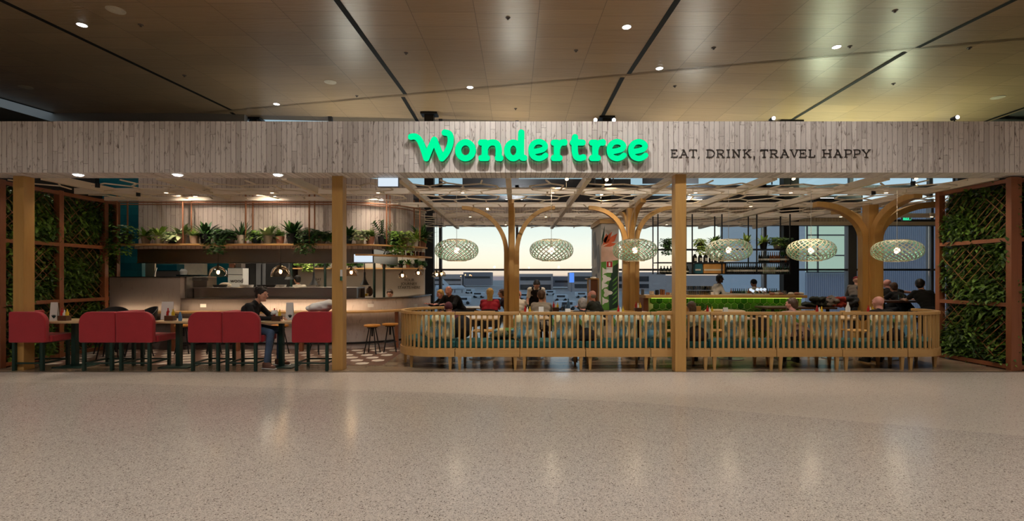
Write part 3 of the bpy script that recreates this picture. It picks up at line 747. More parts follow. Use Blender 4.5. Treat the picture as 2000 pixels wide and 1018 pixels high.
# ------------------------------------------------------------ living walls
def leafblade(mb, p, d, up, L, w, droop=.3, seg=3, fold=.15):
    p = V(p); d = V(d).normalized(); s_ = d.cross(V(up))
    if s_.length < 1e-3: s_ = d.cross(V((1,.1,0)))
    s_.normalize(); nrm = s_.cross(d); vs = []; q = p.copy(); dd = d.copy()
    for i in range(seg+1):
        t = i/seg; ww = w*(sin(pi*min(1, t*.86+.12)))**.8*.5
        vs += [q-s_*ww+nrm*ww*fold, q+s_*ww+nrm*ww*fold]
        dd = (dd+V((0,0,-1))*droop/seg).normalized(); q = q+dd*L/seg
    mb.add(vs, [(2*i, 2*i+1, 2*i+3, 2*i+2) for i in range(seg)])
def living_wall(name, lab, X, sgn, posts, y_end, zrails=(1.05, 2.10), lights=2):
    # wall plane at X facing sgn (+1 looks to +X)
    t = thing(name, lab, 'living wall', (X-sgn*.1, (posts[0]+y_end)/2, 0))
    zt = 3.1; q = .046
    for y in posts: MB().box(X-.055, X+.055, y-q, y+q, 0, zt).build('post', M['frame'], t, bevel=.004)
    for z in (.05,)+tuple(zrails)+(zt-.05,):
        for a, b in zip(posts[:-1], posts[1:]):
            MB().box(X-.05, X+.05, a+q, b-q, z-.032, z+.032).build('rail', M['frame'], t)
    zs = [.05]+list(zrails)+[zt-.05]
    for a, b in zip(posts[:-1], posts[1:]):
        for z0, z1 in zip(zs[:-1], zs[1:]):
            mb = MB(); y0, y1 = a+q, b-q; za, zb = z0+.04, z1-.04; st = .15
            def clip(y, z, dy, dz):
                ts = [(y0-y)/dy, (y1-y)/dy, (za-z)/dz, (zb-z)/dz]; lo = max(min(ts[0], ts[1]), min(ts[2], ts[3])); hi = min(max(ts[0], ts[1]), max(ts[2], ts[3]))
                return (lo, hi) if hi-lo > .02 else None
            for kk in range(-12, 26):
                for sl in (1, -1):
                    yy = y0+kk*st; c = clip(yy, za, 1, sl) if sl > 0 else clip(yy, za, -1, 1)
                    if c and (sl < 0 or random.random() < .55):
                        d = (1, sl) if sl > 0 else (-1, 1)
                        mb.bar((X+sgn*.005*sl, yy+d[0]*c[0], za+d[1]*c[0]), (X+sgn*.005*sl, yy+d[0]*c[1], za+d[1]*c[1]), .009, .005, (1,0,0))
            mb.build('lattice', M['frame'], t)
            fo = MB()
            nl = int(2500*(b-a)*(z1-z0)/1.3/1.05)
            for _ in range(nl):
                y, z = random.uniform(y0, y1), random.uniform(za, zb)
                cl = sin(y*5.1+z*3)+sin(z*6.3-y*2.2); dep = -.07+.05*cl+random.uniform(-.05, .06)
                p = (X+sgn*min(dep, .0 if sgn > 0 else .025), y, z); a_ = random.uniform(-.9, .9)
                leafblade(fo, p, (sgn*random.uniform(.1, .6), sin(a_)*1.1, random.uniform(-.5, .7)), (sgn*.3, 0, 1), random.uniform(.06, .16), random.uniform(.022, .06), random.uniform(.3, 1.3), 3)
            o = fo.build('foliage', M['leaf_wall'], t)
    MB().box(X-sgn*.24, X-sgn*.20, posts[0], y_end, .02, zt).build('backing', M['black'], t)
    yw = (posts[0]+y_end)/2
    for i in range(lights):  # spotlights added to brighten the foliage; right pair follows a bright patch there
        ly = posts[0]+.35+i*.9
        wt = thing('wall_washer', 'added ceiling spotlight washing the %s living wall, %s one' % ('right' if sgn < 0 else 'left', ('front', 'rear')[i]), 'spotlight', (X+sgn*1.3, ly, 3.03), 'added spotlights washing the living walls')
        MB().cyl((X+sgn*1.3, ly, 3.03), (X+sgn*1.3, ly, 3.10), .035, 12).build('head', M['black'], wt)
        lamp('SPOT', 'added_wash_beam', (X+sgn*1.3, ly, 3.02), 42 if sgn < 0 else 22, (1, .88, .66), wt, (X, ly, 1.9), spot_size=radians(75), spot_blend=.9, shadow_soft_size=.04)
    return t
living_wall('living_wall', 'leafy green living wall with cedar lattice frame at the left end', -8.46, 1, [7.98, 9.01, 10.0, 10.3], 10.3)
living_wall('living_wall', 'leafy green living wall with cedar lattice frame at the right end', 7.96, -1, [7.80, 9.12], 9.15)
lw = living_wall('living_wall', 'narrow strip of leafy living wall facing the concourse at the far right edge', 8.6, -1, [7.6, 8.5], 8.5, lights=0)
lw.rotation_euler = (0, 0, pi/2); lw.location = (8.50, 7.93, 0)
# ------------------------------------------------------------ ceiling beams and hexagonal trellis
BX = [-7.75, -5.86, -3.8, -1.92, -.12, 1.2, 2.62, 4.25, 6.1, 7.9]
k = 30
for X in BX:
    k += 1; struct(MB().box(X-.045, X+.045, 7.98, 10.55 if X < -3 else 16.15, 3.09, 3.21).build('trim_%d' % k, M['white_y'], bevel=.004))
for Y in (9.28, 11.05, 12.95, 14.9):
    k += 1; x0_ = -8.4 if Y < 10 else (-2.6 if Y < 12 else -2.2)
    struct(MB().box(x0_, 7.92 if Y < 10 else 13.8, Y-.03, Y+.03, 3.08, 3.19).build('trim_%d' % k, M['white_x'], bevel=.004))
for Y in (9.95,):
    k += 1; struct(MB().box(-8.4, -3.6, Y-.02, Y+.02, 3.06, 3.14).build('trim_%d' % k, M['white_x']))
random.seed(11)
def trellis(x0, x1, y0, y1, z, a=.36, w=.023):
    mb = MB(); pts = {}
    def J(i, j):
        if (i, j) not in pts: pts[(i, j)] = (x0+i*a*.866+random.uniform(-.08, .08), y0+j*a*.5+random.uniform(-.08, .08))
        return pts[(i, j)]
    ni, nj = int((x1-x0)/(a*.866))+1, int((y1-y0)/(a*.5))+2
    def seg(p, q):
        if all(x0-.02 <= r[0] <= x1+.02 and y0 <= r[1] <= y1 for r in (p, q)): mb.bar((*p, z), (*q, z), w, .02)
    for i in range(ni+1):
        for j in range(nj+1):
            ph = (j-(0 if i % 2 == 0 else 3)) % 6
            if ph == 0: seg(J(i, j), J(i, j+2)); seg(J(i, j), J(i+1, j-1)) if i < ni else None; seg(J(i, j), J(i-1, j-1)) if i > 0 else None
    return mb
struct(MB().box(-1.92, 7.9, 8.79, 8.81, 3.09, 3.115).build('trim_29', M['white_x']))
names = ['over the left living wall', 'over the hanging plant shelf', 'over the middle of the kitchen counter', 'over the counter beside the middle post', 'over the curved bench end', 'left of the first timber tree',
         'right of the first timber tree', 'over the mural pillar', 'over the green tiled bar', 'left of the right hand timber tree', 'over the right hand timber tree']
bx2 = [-8.4]+BX+[9.6]
for i, (a, b) in enumerate(zip(bx2[:-1], bx2[1:])):
    if b-a < .3: continue
    y1 = 10.4 if b < -3 else 15.9
    if a > 7: y1 = 12.5
    o = trellis(a+.05, b-.05, 8.0, y1, 3.10).build('ceiling_trellis', M['white_y'])
    tag(o, 'pale timber ceiling trellis of hexagons '+names[min(i, 10)], 'trellis', 'hexagonal ceiling trellis panels')
# ------------------------------------------------------------ timber trees
def curvebeam(mb, pts, w, h, w1=None, up=(0,0,1)):
    pts = [V(p) for p in pts]; m = len(pts); w1 = w1 or w; side = None; vs = []
    a, b = pts[0], pts[-1]; hd = V((b.x-a.x, b.y-a.y, 0))
    side = V((0,0,1)).cross(hd).normalized() if hd.length > 1e-4 else V((1,0,0))
    for i, p in enumerate(pts):
        d = (pts[min(i+1, m-1)]-pts[max(i-1, 0)]).normalized(); n_ = d.cross(side).normalized(); ww = w+(w1-w)*i/(m-1)
        for u, v in ((-1,-1),(1,-1),(1,1),(-1,1)): vs.append(p+side*(u*h/2)+n_*(v*ww/2))
    fs = [(0,1,2,3), (4*m-1, 4*m-2, 4*m-3, 4*m-4)]
    for i in range(m-1):
        for j in range(4): fs.append((4*i+(j+1) % 4, 4*i+j, 4*i+4+j, 4*i+4+(j+1) % 4))
    mb.add(vs, fs)
def tree(lab, X, Y, z0, R, dirs, w=.105, tw=.12):
    t = thing('timber_tree', lab, 'column', (X, Y, 0), 'timber tree columns')
    MB().box(X-w*.7, X+w*.7, Y-w*.7, Y+w*.7, 0, 3.05).build('core', M['timber_z'], t, bevel=.006)
    for a, r, zs in dirs:
        dx, dy = cos(a), sin(a); o = tw
        pts = [(X+dx*o, Y+dy*o, 0), (X+dx*o, Y+dy*o, z0+zs)]
        H = 3.06-z0-zs
        for i in range(1, 13):
            q = pi/2*i/12; pts.append((X+dx*(o+(r-o)*(1-cos(q))), Y+dy*(o+(r-o)*(1-cos(q))), z0+zs+H*sin(q)))
        mb = MB(); curvebeam(mb, pts, w, w*1.05, w*.8); mb.build('branch', M['timber_z'], t, bevel=.005)
tree('tall timber tree column with arching branches left of the waiter', -.09, 11.0, 2.05, 1.15, [(pi, 1.12, 0), (0, .98, .0), (-pi/2, 1.0, .2), (pi/2, 1.0, .2)])
tree('timber tree column with arching branches standing at the left end of the green bar', 2.6, 11.0, 2.3, .9, [(pi, .95, 0), (0, .95, 0), (-pi/2, 1.1, .1), (pi/2, 1.0, .1)], .11, .13)
tree('thick timber tree column with arching branches beside the right living wall', 7.66, 10.5, 2.2, 1.2, [(pi, 1.2, .1), (0, 1.45, .1), (-pi/2, 1.25, .15), (pi/2, 1.2, .1)], .15, .15)
# ------------------------------------------------------------ woven pendant lamps over the benches
def sph(th, ph, a, h): c = max(0, cos(ph))**.62; return V((a*c*cos(th), a*c*sin(th), h*sin(ph)))
def pendant(lab, X, Y, Z):
    t = thing('pendant_lamp', lab, 'pendant lamp', (X, Y, Z), 'woven pendant lamps over the bench')
    def weave(a, h, wd, rot0=0):
        mb = MB(); N = 25; K = 18; p0, p1 = -1.32, 1.32
        for sg in (1, -1):
            for i in range(N):
                L = []
                for k_ in range(K+1):
                    ph = p0+(p1-p0)*k_/K; th = 2*pi*i/N+sg*(ph*.62)+rot0; c = sph(th, ph, a, h); e = sph(th+.01, ph+sg*-.0, a, h)
                    tn = (sph(th+sg*.62*.01, ph+.01, a, h)-c).normalized(); nr = V((c.x/a/a, c.y/a/a, c.z/h/h)).normalized(); sd = nr.cross(tn).normalized()
                    L.append((c+sd*wd/2+nr*.001*sg, c-sd*wd/2+nr*.001*sg))
                vs = [(q+V((X, Y, Z))) for pr in L for q in pr]
                mb.add(vs, [(2*j, 2*j+1, 2*j+3, 2*j+2) for j in range(K)])
        return mb
    o = weave(.395, .195, .0165).build('shade', M['shade_out'], t)
    weave(.391, .191, .012).build('shade_lining', M['shade_in'], o)
    mb = MB()
    for s_, zz_ in ((1, .19), (-1, -.19)):
        mb.tube([(X+.17*cos(2*pi*i/28), Y+.17*sin(2*pi*i/28), Z+zz_) for i in range(28)], .008, 6, closed=True)
    mb.tube([(X-.17, Y, Z+.19), (X+.17, Y, Z+.19)], .005); mb.tube([(X, Y-.17, Z+.19), (X, Y+.17, Z+.19)], .005)
    mb.build('hoop', M['shade_out'], t)
    MB().cyl((X, Y, Z+.19), (X, Y, 3.1), .004, 6).build('cord', M['white'], t)
    MB().cyl((X, Y, Z+.05), (X, Y, Z+.19), .02, 10).build('socket', M['white'], t)
    MB().ell((X, Y, Z), (.045, .045, .055)).build('bulb', M['bulbp'], t, True)
    lamp('POINT', 'pendant_light', (X, Y, Z), 8, (1, .82, .6), t, shadow_soft_size=.06)
for i, (x, y) in enumerate(((892, 489), (1077, 489), (1240, 489), (1423, 489), (1584, 489), (1752, 490))):
    pendant('woven pale and mint pendant lamp '+['nearest the curved bench end at left', 'between the first timber tree and the mural pillar', 'in front of the second timber tree', 'in front of the hanging plants and bottle rack',
            'between the bottle rack and the thick right hand tree', 'beside the right hand living wall'][i], PX(x, 8.8), 8.8, PZ(y, 8.8))
# ------------------------------------------------------------ slatted benches facing the dining side
RY = 7.86
def bench(lab, path, legs, slat_off=.045):
    c = path[len(path)//2]
    t = thing('slatted_bench', lab, 'bench', (c[0], c[1], 0), 'slatted oak banquette modules')
    strip(MB(), path, -.03, .035, .885, .935).build('top_rail', M['bench_x'], t, bevel=.008)
    strip(MB(), path, -.035, .0, .212, .335).build('front_skirt', M['bench_x'], t)
    strip(MB(), path, .0, .52, .30, .345).build('seat_board', M['bench_x'], t)
    strip(MB(), path, .03, .51, .346, .455).build('seat_cushion', M['teal_cush'], t, bevel=.02)
    strip(MB(), path, .50, .52, .22, .30).build('inner_skirt', M['bench_x'], t)
    L = plen(path); n = max(1, round(L/.0905)); s0 = (L-(n-1)*.0905)/2
    for i in range(n):
        p, d = along(path, s0+i*.0905); nn = V((-d.y, d.x)); a = p-nn*.003
        MB().bar((a.x, a.y, .33), (a.x, a.y, .89), .030, .026, (nn.x, nn.y, 0)).build('slat', M['bench'], t)
    for s_, off in legs:
        p, d = along(path, s_*L); nn = V((-d.y, d.x)); a = p+nn*off
        MB().bar((a.x, a.y, .215), (a.x, a.y, 0), .058, .05, (0,1,0), .036, .032).build('leg', M['bench'], t)
ej = [889, 1015, 1143.5, 1270, 1386, 1515, 1643, 1770]
xj = [PX(v, RY) for v in ej]
lab = ['just right of the left curve', 'in front of the first timber tree', 'in front of the waiter and mural pillar', 'left of the front timber post', 'right of the front timber post in front of the green bar', 'behind which the bearded man sits', 'below the coats and the thick right hand tree']
for i in range(7):
    bench('slatted oak bench module with teal cushion '+['just right of the left curve', 'in front of the first timber tree', 'in front of the waiter', 'crossing behind the front timber post', 'right of the front timber post', 'behind which the grey shirted man sits', 'below the coats and the thick right hand tree'][i],
          [(xj[i]+.006, RY), (xj[i+1]-.006, RY)], [(.065, .0), (.935, .0), (.1, .47), (.9, .47)])
lp = [(-1.33, 9.31)]+[(-1.28+.70*cos(a), 8.575+.715*sin(a)) for a in [pi/2+.15+(pi-.15)*i/16 for i in range(17)]]+[(xj[0]-.006, RY)]
bench('curved slatted oak bench module wrapping round the left end', lp, [(.97, .0), (.05, .06), (.45, .05), (.66, .05), (.95, .47)])
rp_ = [(xj[7]+.006, RY)]+[(6.52+.68*cos(a), 8.53+.67*sin(a)) for a in [-pi/2+(pi*.62)*i/12 for i in range(13)]]
bench('curved slatted oak bench module ending beside the right living wall', rp_, [(.04, .0), (.5, .05), (.93, .06), (.06, .47)])
# ------------------------------------------------------------ printed cushions on the benches
cmb = MB(); 
def pillow(w, h, d):
    mb = MB(); n = 10; P = {}
    for s_ in (1, -1):
        for i in range(n+1):
            for j in range(n+1):
                u, v = i/n*2-1, j/n*2-1; th = d/2*max(0, (1-u**4)*(1-v**4))**.5; sh = 1-.06*(u*u*v*v)
                P[(s_, i, j)] = len(mb.v); mb.v.append((u*w/2*sh*(1-.05*(1-abs(v))*abs(u)), s_*th, v*h/2*sh*(1-.05*(1-abs(u))*abs(v))))
        for i in range(n):
            for j in range(n):
                q = (P[(s_,i,j)], P[(s_,i+1,j)], P[(s_,i+1,j+1)], P[(s_,i,j+1)]); mb.f.append(q if s_ < 0 else q[::-1])
    return mb
cu = pillow(.42, .44, .14).build('scatter_cushion', M['print'], None, True)
cl = [(833, .1), (864, -.05), (983, .35), (1027, 0), (1102, .05), (1156, -.04), (1222, .03), (1277, 0), (1364, .05), (1437, 0), (1527, .04), (1580, -.03), (1620, .1), (1722, 0), (1768, .05)]
ul = ['in the bend of the left curve', 'next to the seated hooded person', 'lying low beside the first timber tree', 'just right of the first timber tree', 'right of the waiter', 'left below the mural pillar', 'below the second timber tree', 'left of the front timber post', 'right of the front timber post', 'below the white card stand', 'left of the grey shirted man', 'right of the grey shirted man',
      'below the pile of coats', 'behind the bald man in black', 'near the right curve']
for i, (x, tl) in enumerate(cl):
    Y = 8.02
    if i == 0: X, Y, rz = PX(838, 8.22), 8.22, -.7
    else: X, rz = PX(x, Y), random.uniform(-.1, .1)
    z = .685
    o = cu if i == 0 else cu.copy()
    if i: COL.objects.link(o)
    o.location = (X, Y+.02, z); o.rotation_euler = (-.12, tl*.5, rz)
    if i == 2: o.location = (X, 8.2, .55); o.rotation_euler = (1.2, 0, .3); o.scale = (1.1, 1, .8)
    tag(o, 'tropical print cushion on the slatted bench '+ul[i], 'cushion', 'tropical print cushions on the bench')
# ------------------------------------------------------------ kitchen
CP = [(-8.35, 10.1), (-3.75, 10.1)]+arc(-3.75, 11.6, 1.5, 1.5, -pi/2, -.12, 12)+[(-2.2, 12.6)]
mb = MB(); uvquad(mb, CP, 0, 1.03); struct(mb.build('wall_counter_front', M['plaster']))
struct(strip(MB(), CP, -.03, .0, .10, .14).build('trim_60', M['black']))
struct(strip(MB(), CP, -.025, .28, 1.03, 1.055).build('counter_top', M['steel'])); bpy.data.objects['counter_top'].name = 'trim_61'
t = thing('counter_front_wall', 'tall pale mottled end panel of the kitchen counter beside the left living wall', 'wall panel', (-7.65, 10.12, 0))
mb = MB(); uvquad(mb, [(-8.40, 10.06), (-6.94, 10.06)], .0, 1.49); uvquad(mb, [(-6.94, 10.06), (-6.94, 10.2)], 0, 1.49); uvquad(mb, [(-6.94, 10.2), (-8.40, 10.2)], 0, 1.49); uvquad(mb, [(-8.40, 10.2), (-8.40, 10.06)], 0, 1.49)
mb.build('panel', M['plaster'], t); MB().box(-8.40, -6.93, 10.05, 10.21, 1.49, 1.505).build('cap', M['black'], t)
# ledge
LP = [(-8.35, 9.93), (-3.75, 9.93)]+arc(-3.75, 11.6, 1.67, 1.67, -pi/2, -.5, 10)
t = thing('bar_ledge', 'long pale timber ledge running along the kitchen counter front', 'ledge', (-6, 9.9, 0))
strip(MB(), LP, -.20, .16, .765, .80).build('ledge_top', M['shelf'], t, bevel=.004)
for x in (216, 339, 464, 589, 775):
    p = at_px(offset(LP, -.12), x); MB().box(p[0]-.035, p[0]+.035, p[1]-.035, p[1]+.035, 0, .765).build('leg', M['frame'], t)
o = strip(MB(), LP, .10, .12, .755, .764).build('led_strip', M['ledw'], t)
for xs_ in (-7.6, -6.2, -4.8, -3.6): lamp('AREA', 'ledge_glow', (xs_, 9.97, .83), 1.7, (1, .72, .46), t, (xs_, 10.1, .95), shape='RECTANGLE', size=1.2, size_y=.03)
# power sockets on the counter front
for i, x in enumerate((286, 397, 724, 811)):
    p = at_px(offset(CP, -.006), x); o = MB().box(-.06, .06, -.006, .006, -.035, .035).build('power_socket', M['white']); o.location = (p[0], p[1], PZ(597, p[1]))
    if x > 700: o.rotation_euler = (0, 0, .25 if x < 800 else .9)
    tag(o, 'white power socket on the counter front '+['left of the standing menu', 'behind the middle table', 'right of the middle post', 'near the curved counter end'][i], 'socket', 'power sockets on the counter')
# pass screen and equipment
t = thing('pass_counter', 'long stainless pass counter with dark shelf edge behind the seated man', 'counter', (-5.2, 10.5, 1.055))
MB().box(-6.93, -3.4, 10.42, 10.46, 1.055, 1.25).build('screen', M['steel'], t)
MB().box(-6.93, -3.4, 10.38, 11.0, 1.25, 1.275).build('shelf', M['steel'], t, bevel=.003)
MB().box(-6.93, -3.4, 10.96, 11.0, 0, 1.25).build('cabinet', M['steel_dk'], t)
t = thing('steel_oven', 'boxy stainless appliance behind the counter end panel', 'appliance', (-6.55, 10.7, 1.275))
MB().box(PX(368, 10.7), PX(410, 10.7), 10.6, 10.95, 1.275, 1.50).build('body', M['steel_dk'], t, bevel=.01)
MB().box(PX(376, 10.6), PX(407, 10.6), 10.585, 10.6, 1.42, 1.48).build('control_strip', M['steel'], t)
o = MB().box(-6.935, -6.90, 10.2, 10.4, 1.055, 1.5).build('glass_end_frame', M['steel']); tag(o, 'steel end frame of the kitchen pass beside the tall panel', 'frame')
for x, w_, lab in ((430, .32, 'black shallow tray on the pass left of the hanging bag display'), (520, .42, 'long dark serving tray on the pass above the seated man')):
    o = MB().lathe([(w_*.5*.85, 0), (w_*.5, .05), (w_*.48, .05), (w_*.42, .01)], 20).build('serving_tray', M['blackmatt'], None, True); o.location = (PX(x, 10.65), 10.65, 1.275); o.scale = (1, .5, 1); tag(o, lab, 'tray')
o = MB().ell((0,0,.04), (.13, .1, .06)).build('bread_pile', M['cream_pot'], None, True); o.location = (PX(440, 10.9), 10.9, 1.275); tag(o, 'pale cloth bundle on the pass under the left smoked lamp', 'bundle')
for i, x in enumerate((476, 488, 543, 552)):
    o = MB().lathe([(.07, 0), (.08, .05), (.075, .05), (.06, .01)], 14).build('plate_stack', M['white']); o.location = (PX(x, 10.8), 10.8, 1.275); tag(o, 'small white dish on the kitchen pass '+['left of the seated man', 'just above the seated man', 'right of the seated man', 'below the cone heat lamp'][i], 'dish', 'dishes on the pass')
# hood box
t = thing('extraction_hood', 'long stainless extraction hood below the plant shelf', 'hood', (-5.6, 11, 1.82))
mb = MB().box(-8.1, -3.05, 10.42, 10.46, 1.80, 2.12); mb.box(-8.1, -3.05, 10.42, 12.6, 2.10, 2.12); mb.box(-3.07, -3.05, 10.42, 12.6, 1.8, 2.12); mb.build('shell', M['steel_dk'], t)
MB().box(-8.1, -3.05, 10.40, 10.48, 1.79, 1.81).build('lip', M['steel'], t)
for x in (472, 505, 598, 642):
    MB().lathe([(.05, 0), (.05, .01)], 14, (PX(x, 10.7), 10.7, 1.80)).build('downlight', M['disc'], t)
for X in (-7.2, -5.6, -4.2): lamp('AREA', 'hood_light', (X, 11.4, 1.95), 12, (1, .84, .62), t, (X, 11.4, 0), shape='RECTANGLE', size=.9, size_y=.3)
o = MB().box(PX(692, 10.3), PX(727, 10.3), 10.28, 10.33, PZ(512, 10.3), PZ(497, 10.3)).build('menu_screen', M['exitface']); tag(o, 'pale small screen mounted on the hood beside the middle post', 'screen')
MB().box(PX(708, 10.3)-.02, PX(708, 10.3)+.02, 10.33, 10.42, PZ(507, 10.3), PZ(502, 10.3)).build('bracket', M['black'], o)
# plank bulkhead above the shelf, curving at its right end
UP = [(-8.16, 10.52), (-3.75, 10.52)]+arc(-3.75, 11.82, 1.3, 1.3, -pi/2, -.1, 12)
mb = MB(); uvquad(mb, UP, 2.12, 3.66); struct(mb.build('wall_kitchen_bulkhead', M['plank_k']))
mb = MB().add([(*p, 3.66) for p in UP]+[(-2.45, 13.4, 3.66), (-8.16, 13.4, 3.66)], [tuple(range(len(UP)+2))]); struct(mb.build('ceiling_kitchen', M['black']))
struct(MB().box(-8.16, -2.3, 12.9, 13.3, 2.6, 2.62).build('ceiling_kitchen_low', M['offwhite']))
SP = [(-8.45, 10.12), (-3.75, 10.12)]+arc(-3.75, 11.75, 1.63, 1.63, -pi/2, -.25, 12)
t = thing('plant_shelf', 'long suspended timber plant shelf on copper hangers over the kitchen', 'shelf', (-5.5, 10.1, 2.19))
strip(MB(), SP, -.13, .30, 2.15, 2.185).build('shelf_board', M['shelf'], t, bevel=.004)
mb = MB(); mb.uv = []
SO = offset(SP, .0)
uvquad(mb, [(-8.0, 10.2)]+SO[1:], 2.085, 2.15); mb.build('plank_edge', M['plank_k'], t)
for x in (229, 357, 480, 604, 755, 820):
    for off in (-.10, .22):
        p = at_px(offset(SP, off), x if off < 0 else CX+(x-CX)*.974); MB().cyl((p[0], p[1], 2.185), (p[0], p[1], 3.3), .016, 10).build('hanger_rod', M['copper'], t)
mb = MB(); mb.tube([(*p, 3.04) for p in offset(SP, -.10)], .014, 8); mb.tube([(*p, 3.04) for p in offset(SP, .22)], .012, 8); mb.build('cross_tube', M['copper'], t)
LSP = arc(-3.75, 11.75, 1.70, 1.70, -pi/2+.25, -.05, 12)
o = strip(MB(), LSP, -.05, .3, 1.945, 1.975).build('curved_shelf', M['shelf']); tag(o, 'lower curved timber shelf at the right end of the kitchen', 'shelf')
for j in range(4):
    p = LSP[7+j]; MB().cyl((p[0]-.1, p[1]+.05, 1.975), (p[0]-.1, p[1]+.05, 2.15), .01, 6).build('hanger', M['black'], o)
jar = MB().lathe([(.035, 0), (.04, .01), (.04, .09), (.03, .11)], 12).build('glass_jar', M['wine_a'])
for j in range(6):
    o2 = jar if j == 0 else jar.copy()
    if j: COL.objects.link(o2)
    q = along(LSP, plen(LSP)*(.55+.075*j))[0]; o2.location = (q.x-.12, q.y+.05, 1.975); tag(o2, 'small amber jar on the lower curved kitchen shelf', 'jar', 'amber jars on the curved shelf')
# back of the kitchen
struct(MB().box(-9.2, -6.42, 13.6, 13.7, 0, 3.4).build('wall_kitchen_teal', M['ttile']))
mb = MB(); uvquad(mb, [(-6.42, 13.55), (-2.55, 13.55)], 0, 2.6); struct(mb.build('wall_kitchen_rear', M['offwhite']))
struct(MB().box(-6.42, -2.55, 13.6, 13.7, 0, 3.4).build('wall_kitchen_rear_core', M['offwhite']))
def kbox(name, lab, cat, xa, xb, ya, yb, D, mat, dep=.3, grp=None):
    o = MB().box(PX(xa, D), PX(xb, D), D, D+dep, PZ(yb, D), PZ(ya, D)).build(name, M[mat]); return tag(o, lab, cat, grp)
kbox('wall_board', 'cream board at the left end of the kitchen opening', 'board', 275, 302, 511, 545, 11.2, 'cream_pot', .04)
t = thing('steel_cabinet', 'black double fridge cabinet with pale door edges in the kitchen', 'fridge', (PX(518, 12.9), 12.9, 0))
MB().box(PX(474, 12.9), PX(562, 12.9), 12.9, 13.5, 0, PZ(512, 12.9)).build('body', M['blackmatt'], t)
for xa, xb in ((501, 510), (513, 518)): MB().box(PX(xa, 12.88), PX(xb, 12.88), 12.86, 12.9, .1, PZ(514, 12.9)).build('door_edge', M['grey'], t)
t = thing('wall_cabinet', 'white cabinet with dark lettering beside the black fridge', 'cabinet', (PX(458, 12.6), 12.6, 0))
MB().box(PX(445, 12.6), PX(474, 12.6), 12.6, 12.88, 0, PZ(524, 12.6)).build('body', M['paper'], t)
MB().box(PX(445, 12.6), PX(474, 12.6), 12.58, 12.6, PZ(537, 12.6), PZ(536, 12.6)).build('door_gap', M['grey'], t)
writing('wond', 'lettering', M['ink'], t, (PX(463, 12.6), 12.585, PZ(552, 12.6)), .15)
kbox('crate', 'pink topped box on the white cabinet', 'box', 447, 457, 514, 523, 12.7, 'terracotta', .2)
kbox('crate', 'grey box next to the pink one on the white cabinet', 'box', 460, 471, 515, 523, 12.7, 'grey_pot', .2)
t = thing('wall_cabinet', 'cream kitchen wall recess with jugs left of the left smoked lamp', 'cabinet', (PX(372, 13.2), 13.2, 1.4))
MB().box(PX(349, 13.3), PX(396, 13.3), 13.3, 13.5, PZ(540, 13.3), PZ(515, 13.3)).build('back_panel', M['cream_pot'], t)
MB().box(PX(349, 13.2), PX(396, 13.2), 13.1, 13.5, PZ(537, 13.2)-.03, PZ(537, 13.2)).build('shelf', M['steel'], t)
MB().lathe([(.08, 0), (.1, .1), (.05, .16)], 14, (PX(358, 13.2), 13.2, PZ(537, 13.2))).build('jug', M['white'], t, True)
t = thing('teal_cupboard', 'teal kitchen cupboard behind the tall counter panel', 'cupboard', (PX(325, 13), 13, 1.5))
MB().box(PX(305, 13), PX(345, 13), 13.0, 13.4, PZ(530, 13), PZ(516, 13)).build('body', M['ttile'], t, bevel=.01)
MB().box(PX(305, 13), PX(348, 13), 12.98, 13.0, PZ(529.5, 13), PZ(528, 13)).build('handle', M['steel'], t)
o = MB().bar((PX(301, 11.1), 11.1, 1.51), (PX(306, 11.1), 11.1, PZ(523, 11.1)), .02, .02).build('upright_lid', M['paper']); tag(o, 'white chopping board leaning behind the tall counter panel', 'board')
o = MB().box(-8.3, -7.3, 10.9, 11.3, 0, 1.505).build('tall_cabinet', M['steel_dk']); tag(o, 'steel prep cabinet hidden behind the tall counter panel', 'cabinet')
# uprights in front of the rear wall
for i, (x, D, yt) in enumerate(((569, 12.2, 512), (635, 12.2, 514), (731, 11.7, 511), (750, 11.9, 526))):
    o = MB().cyl((PX(x, D), D, 0), (PX(x, D), D, 1.95), .03, 10).build('support_pole', M['green_metal']); tag(o, 'dark green kitchen support pole '+['beside the cook', 'right of the cone heat lamp', 'right of the second cone lamp', 'left of the head behind the counter'][i], 'pole', 'kitchen support poles')
# rear shelf with pots
t = thing('rear_shelf', 'long timber shelf with small plants on the rear kitchen wall', 'shelf', (-4, 13.3, 1.72))
for a, b in ((570, 658), (650, 828)): MB().box(PX(a, 13.3), PX(b, 13.3), 13.15, 13.55, PZ(526, 13.3), PZ(523.5, 13.3)).build('board', M['shelf'], t)
writing('YOUR\nJOURNEY\nSTARTS HERE', 'wall_lettering', M['ink'], None, (PX(799, 13.54), 13.54, PZ(549.5, 13.54)), .105)
tag(bpy.data.objects['wall_lettering'], 'dark wall lettering YOUR JOURNEY STARTS HERE on the rear kitchen wall', 'wall lettering')
writing('EAT\nIT\nUP', 'wall_lettering', M['ink'], None, (PX(622, 13.54), 13.54, PZ(548, 13.54)), .09)
tag(bpy.data.objects['wall_lettering.001'], 'small dark wall lettering on the rear kitchen wall beside the cook', 'wall lettering')
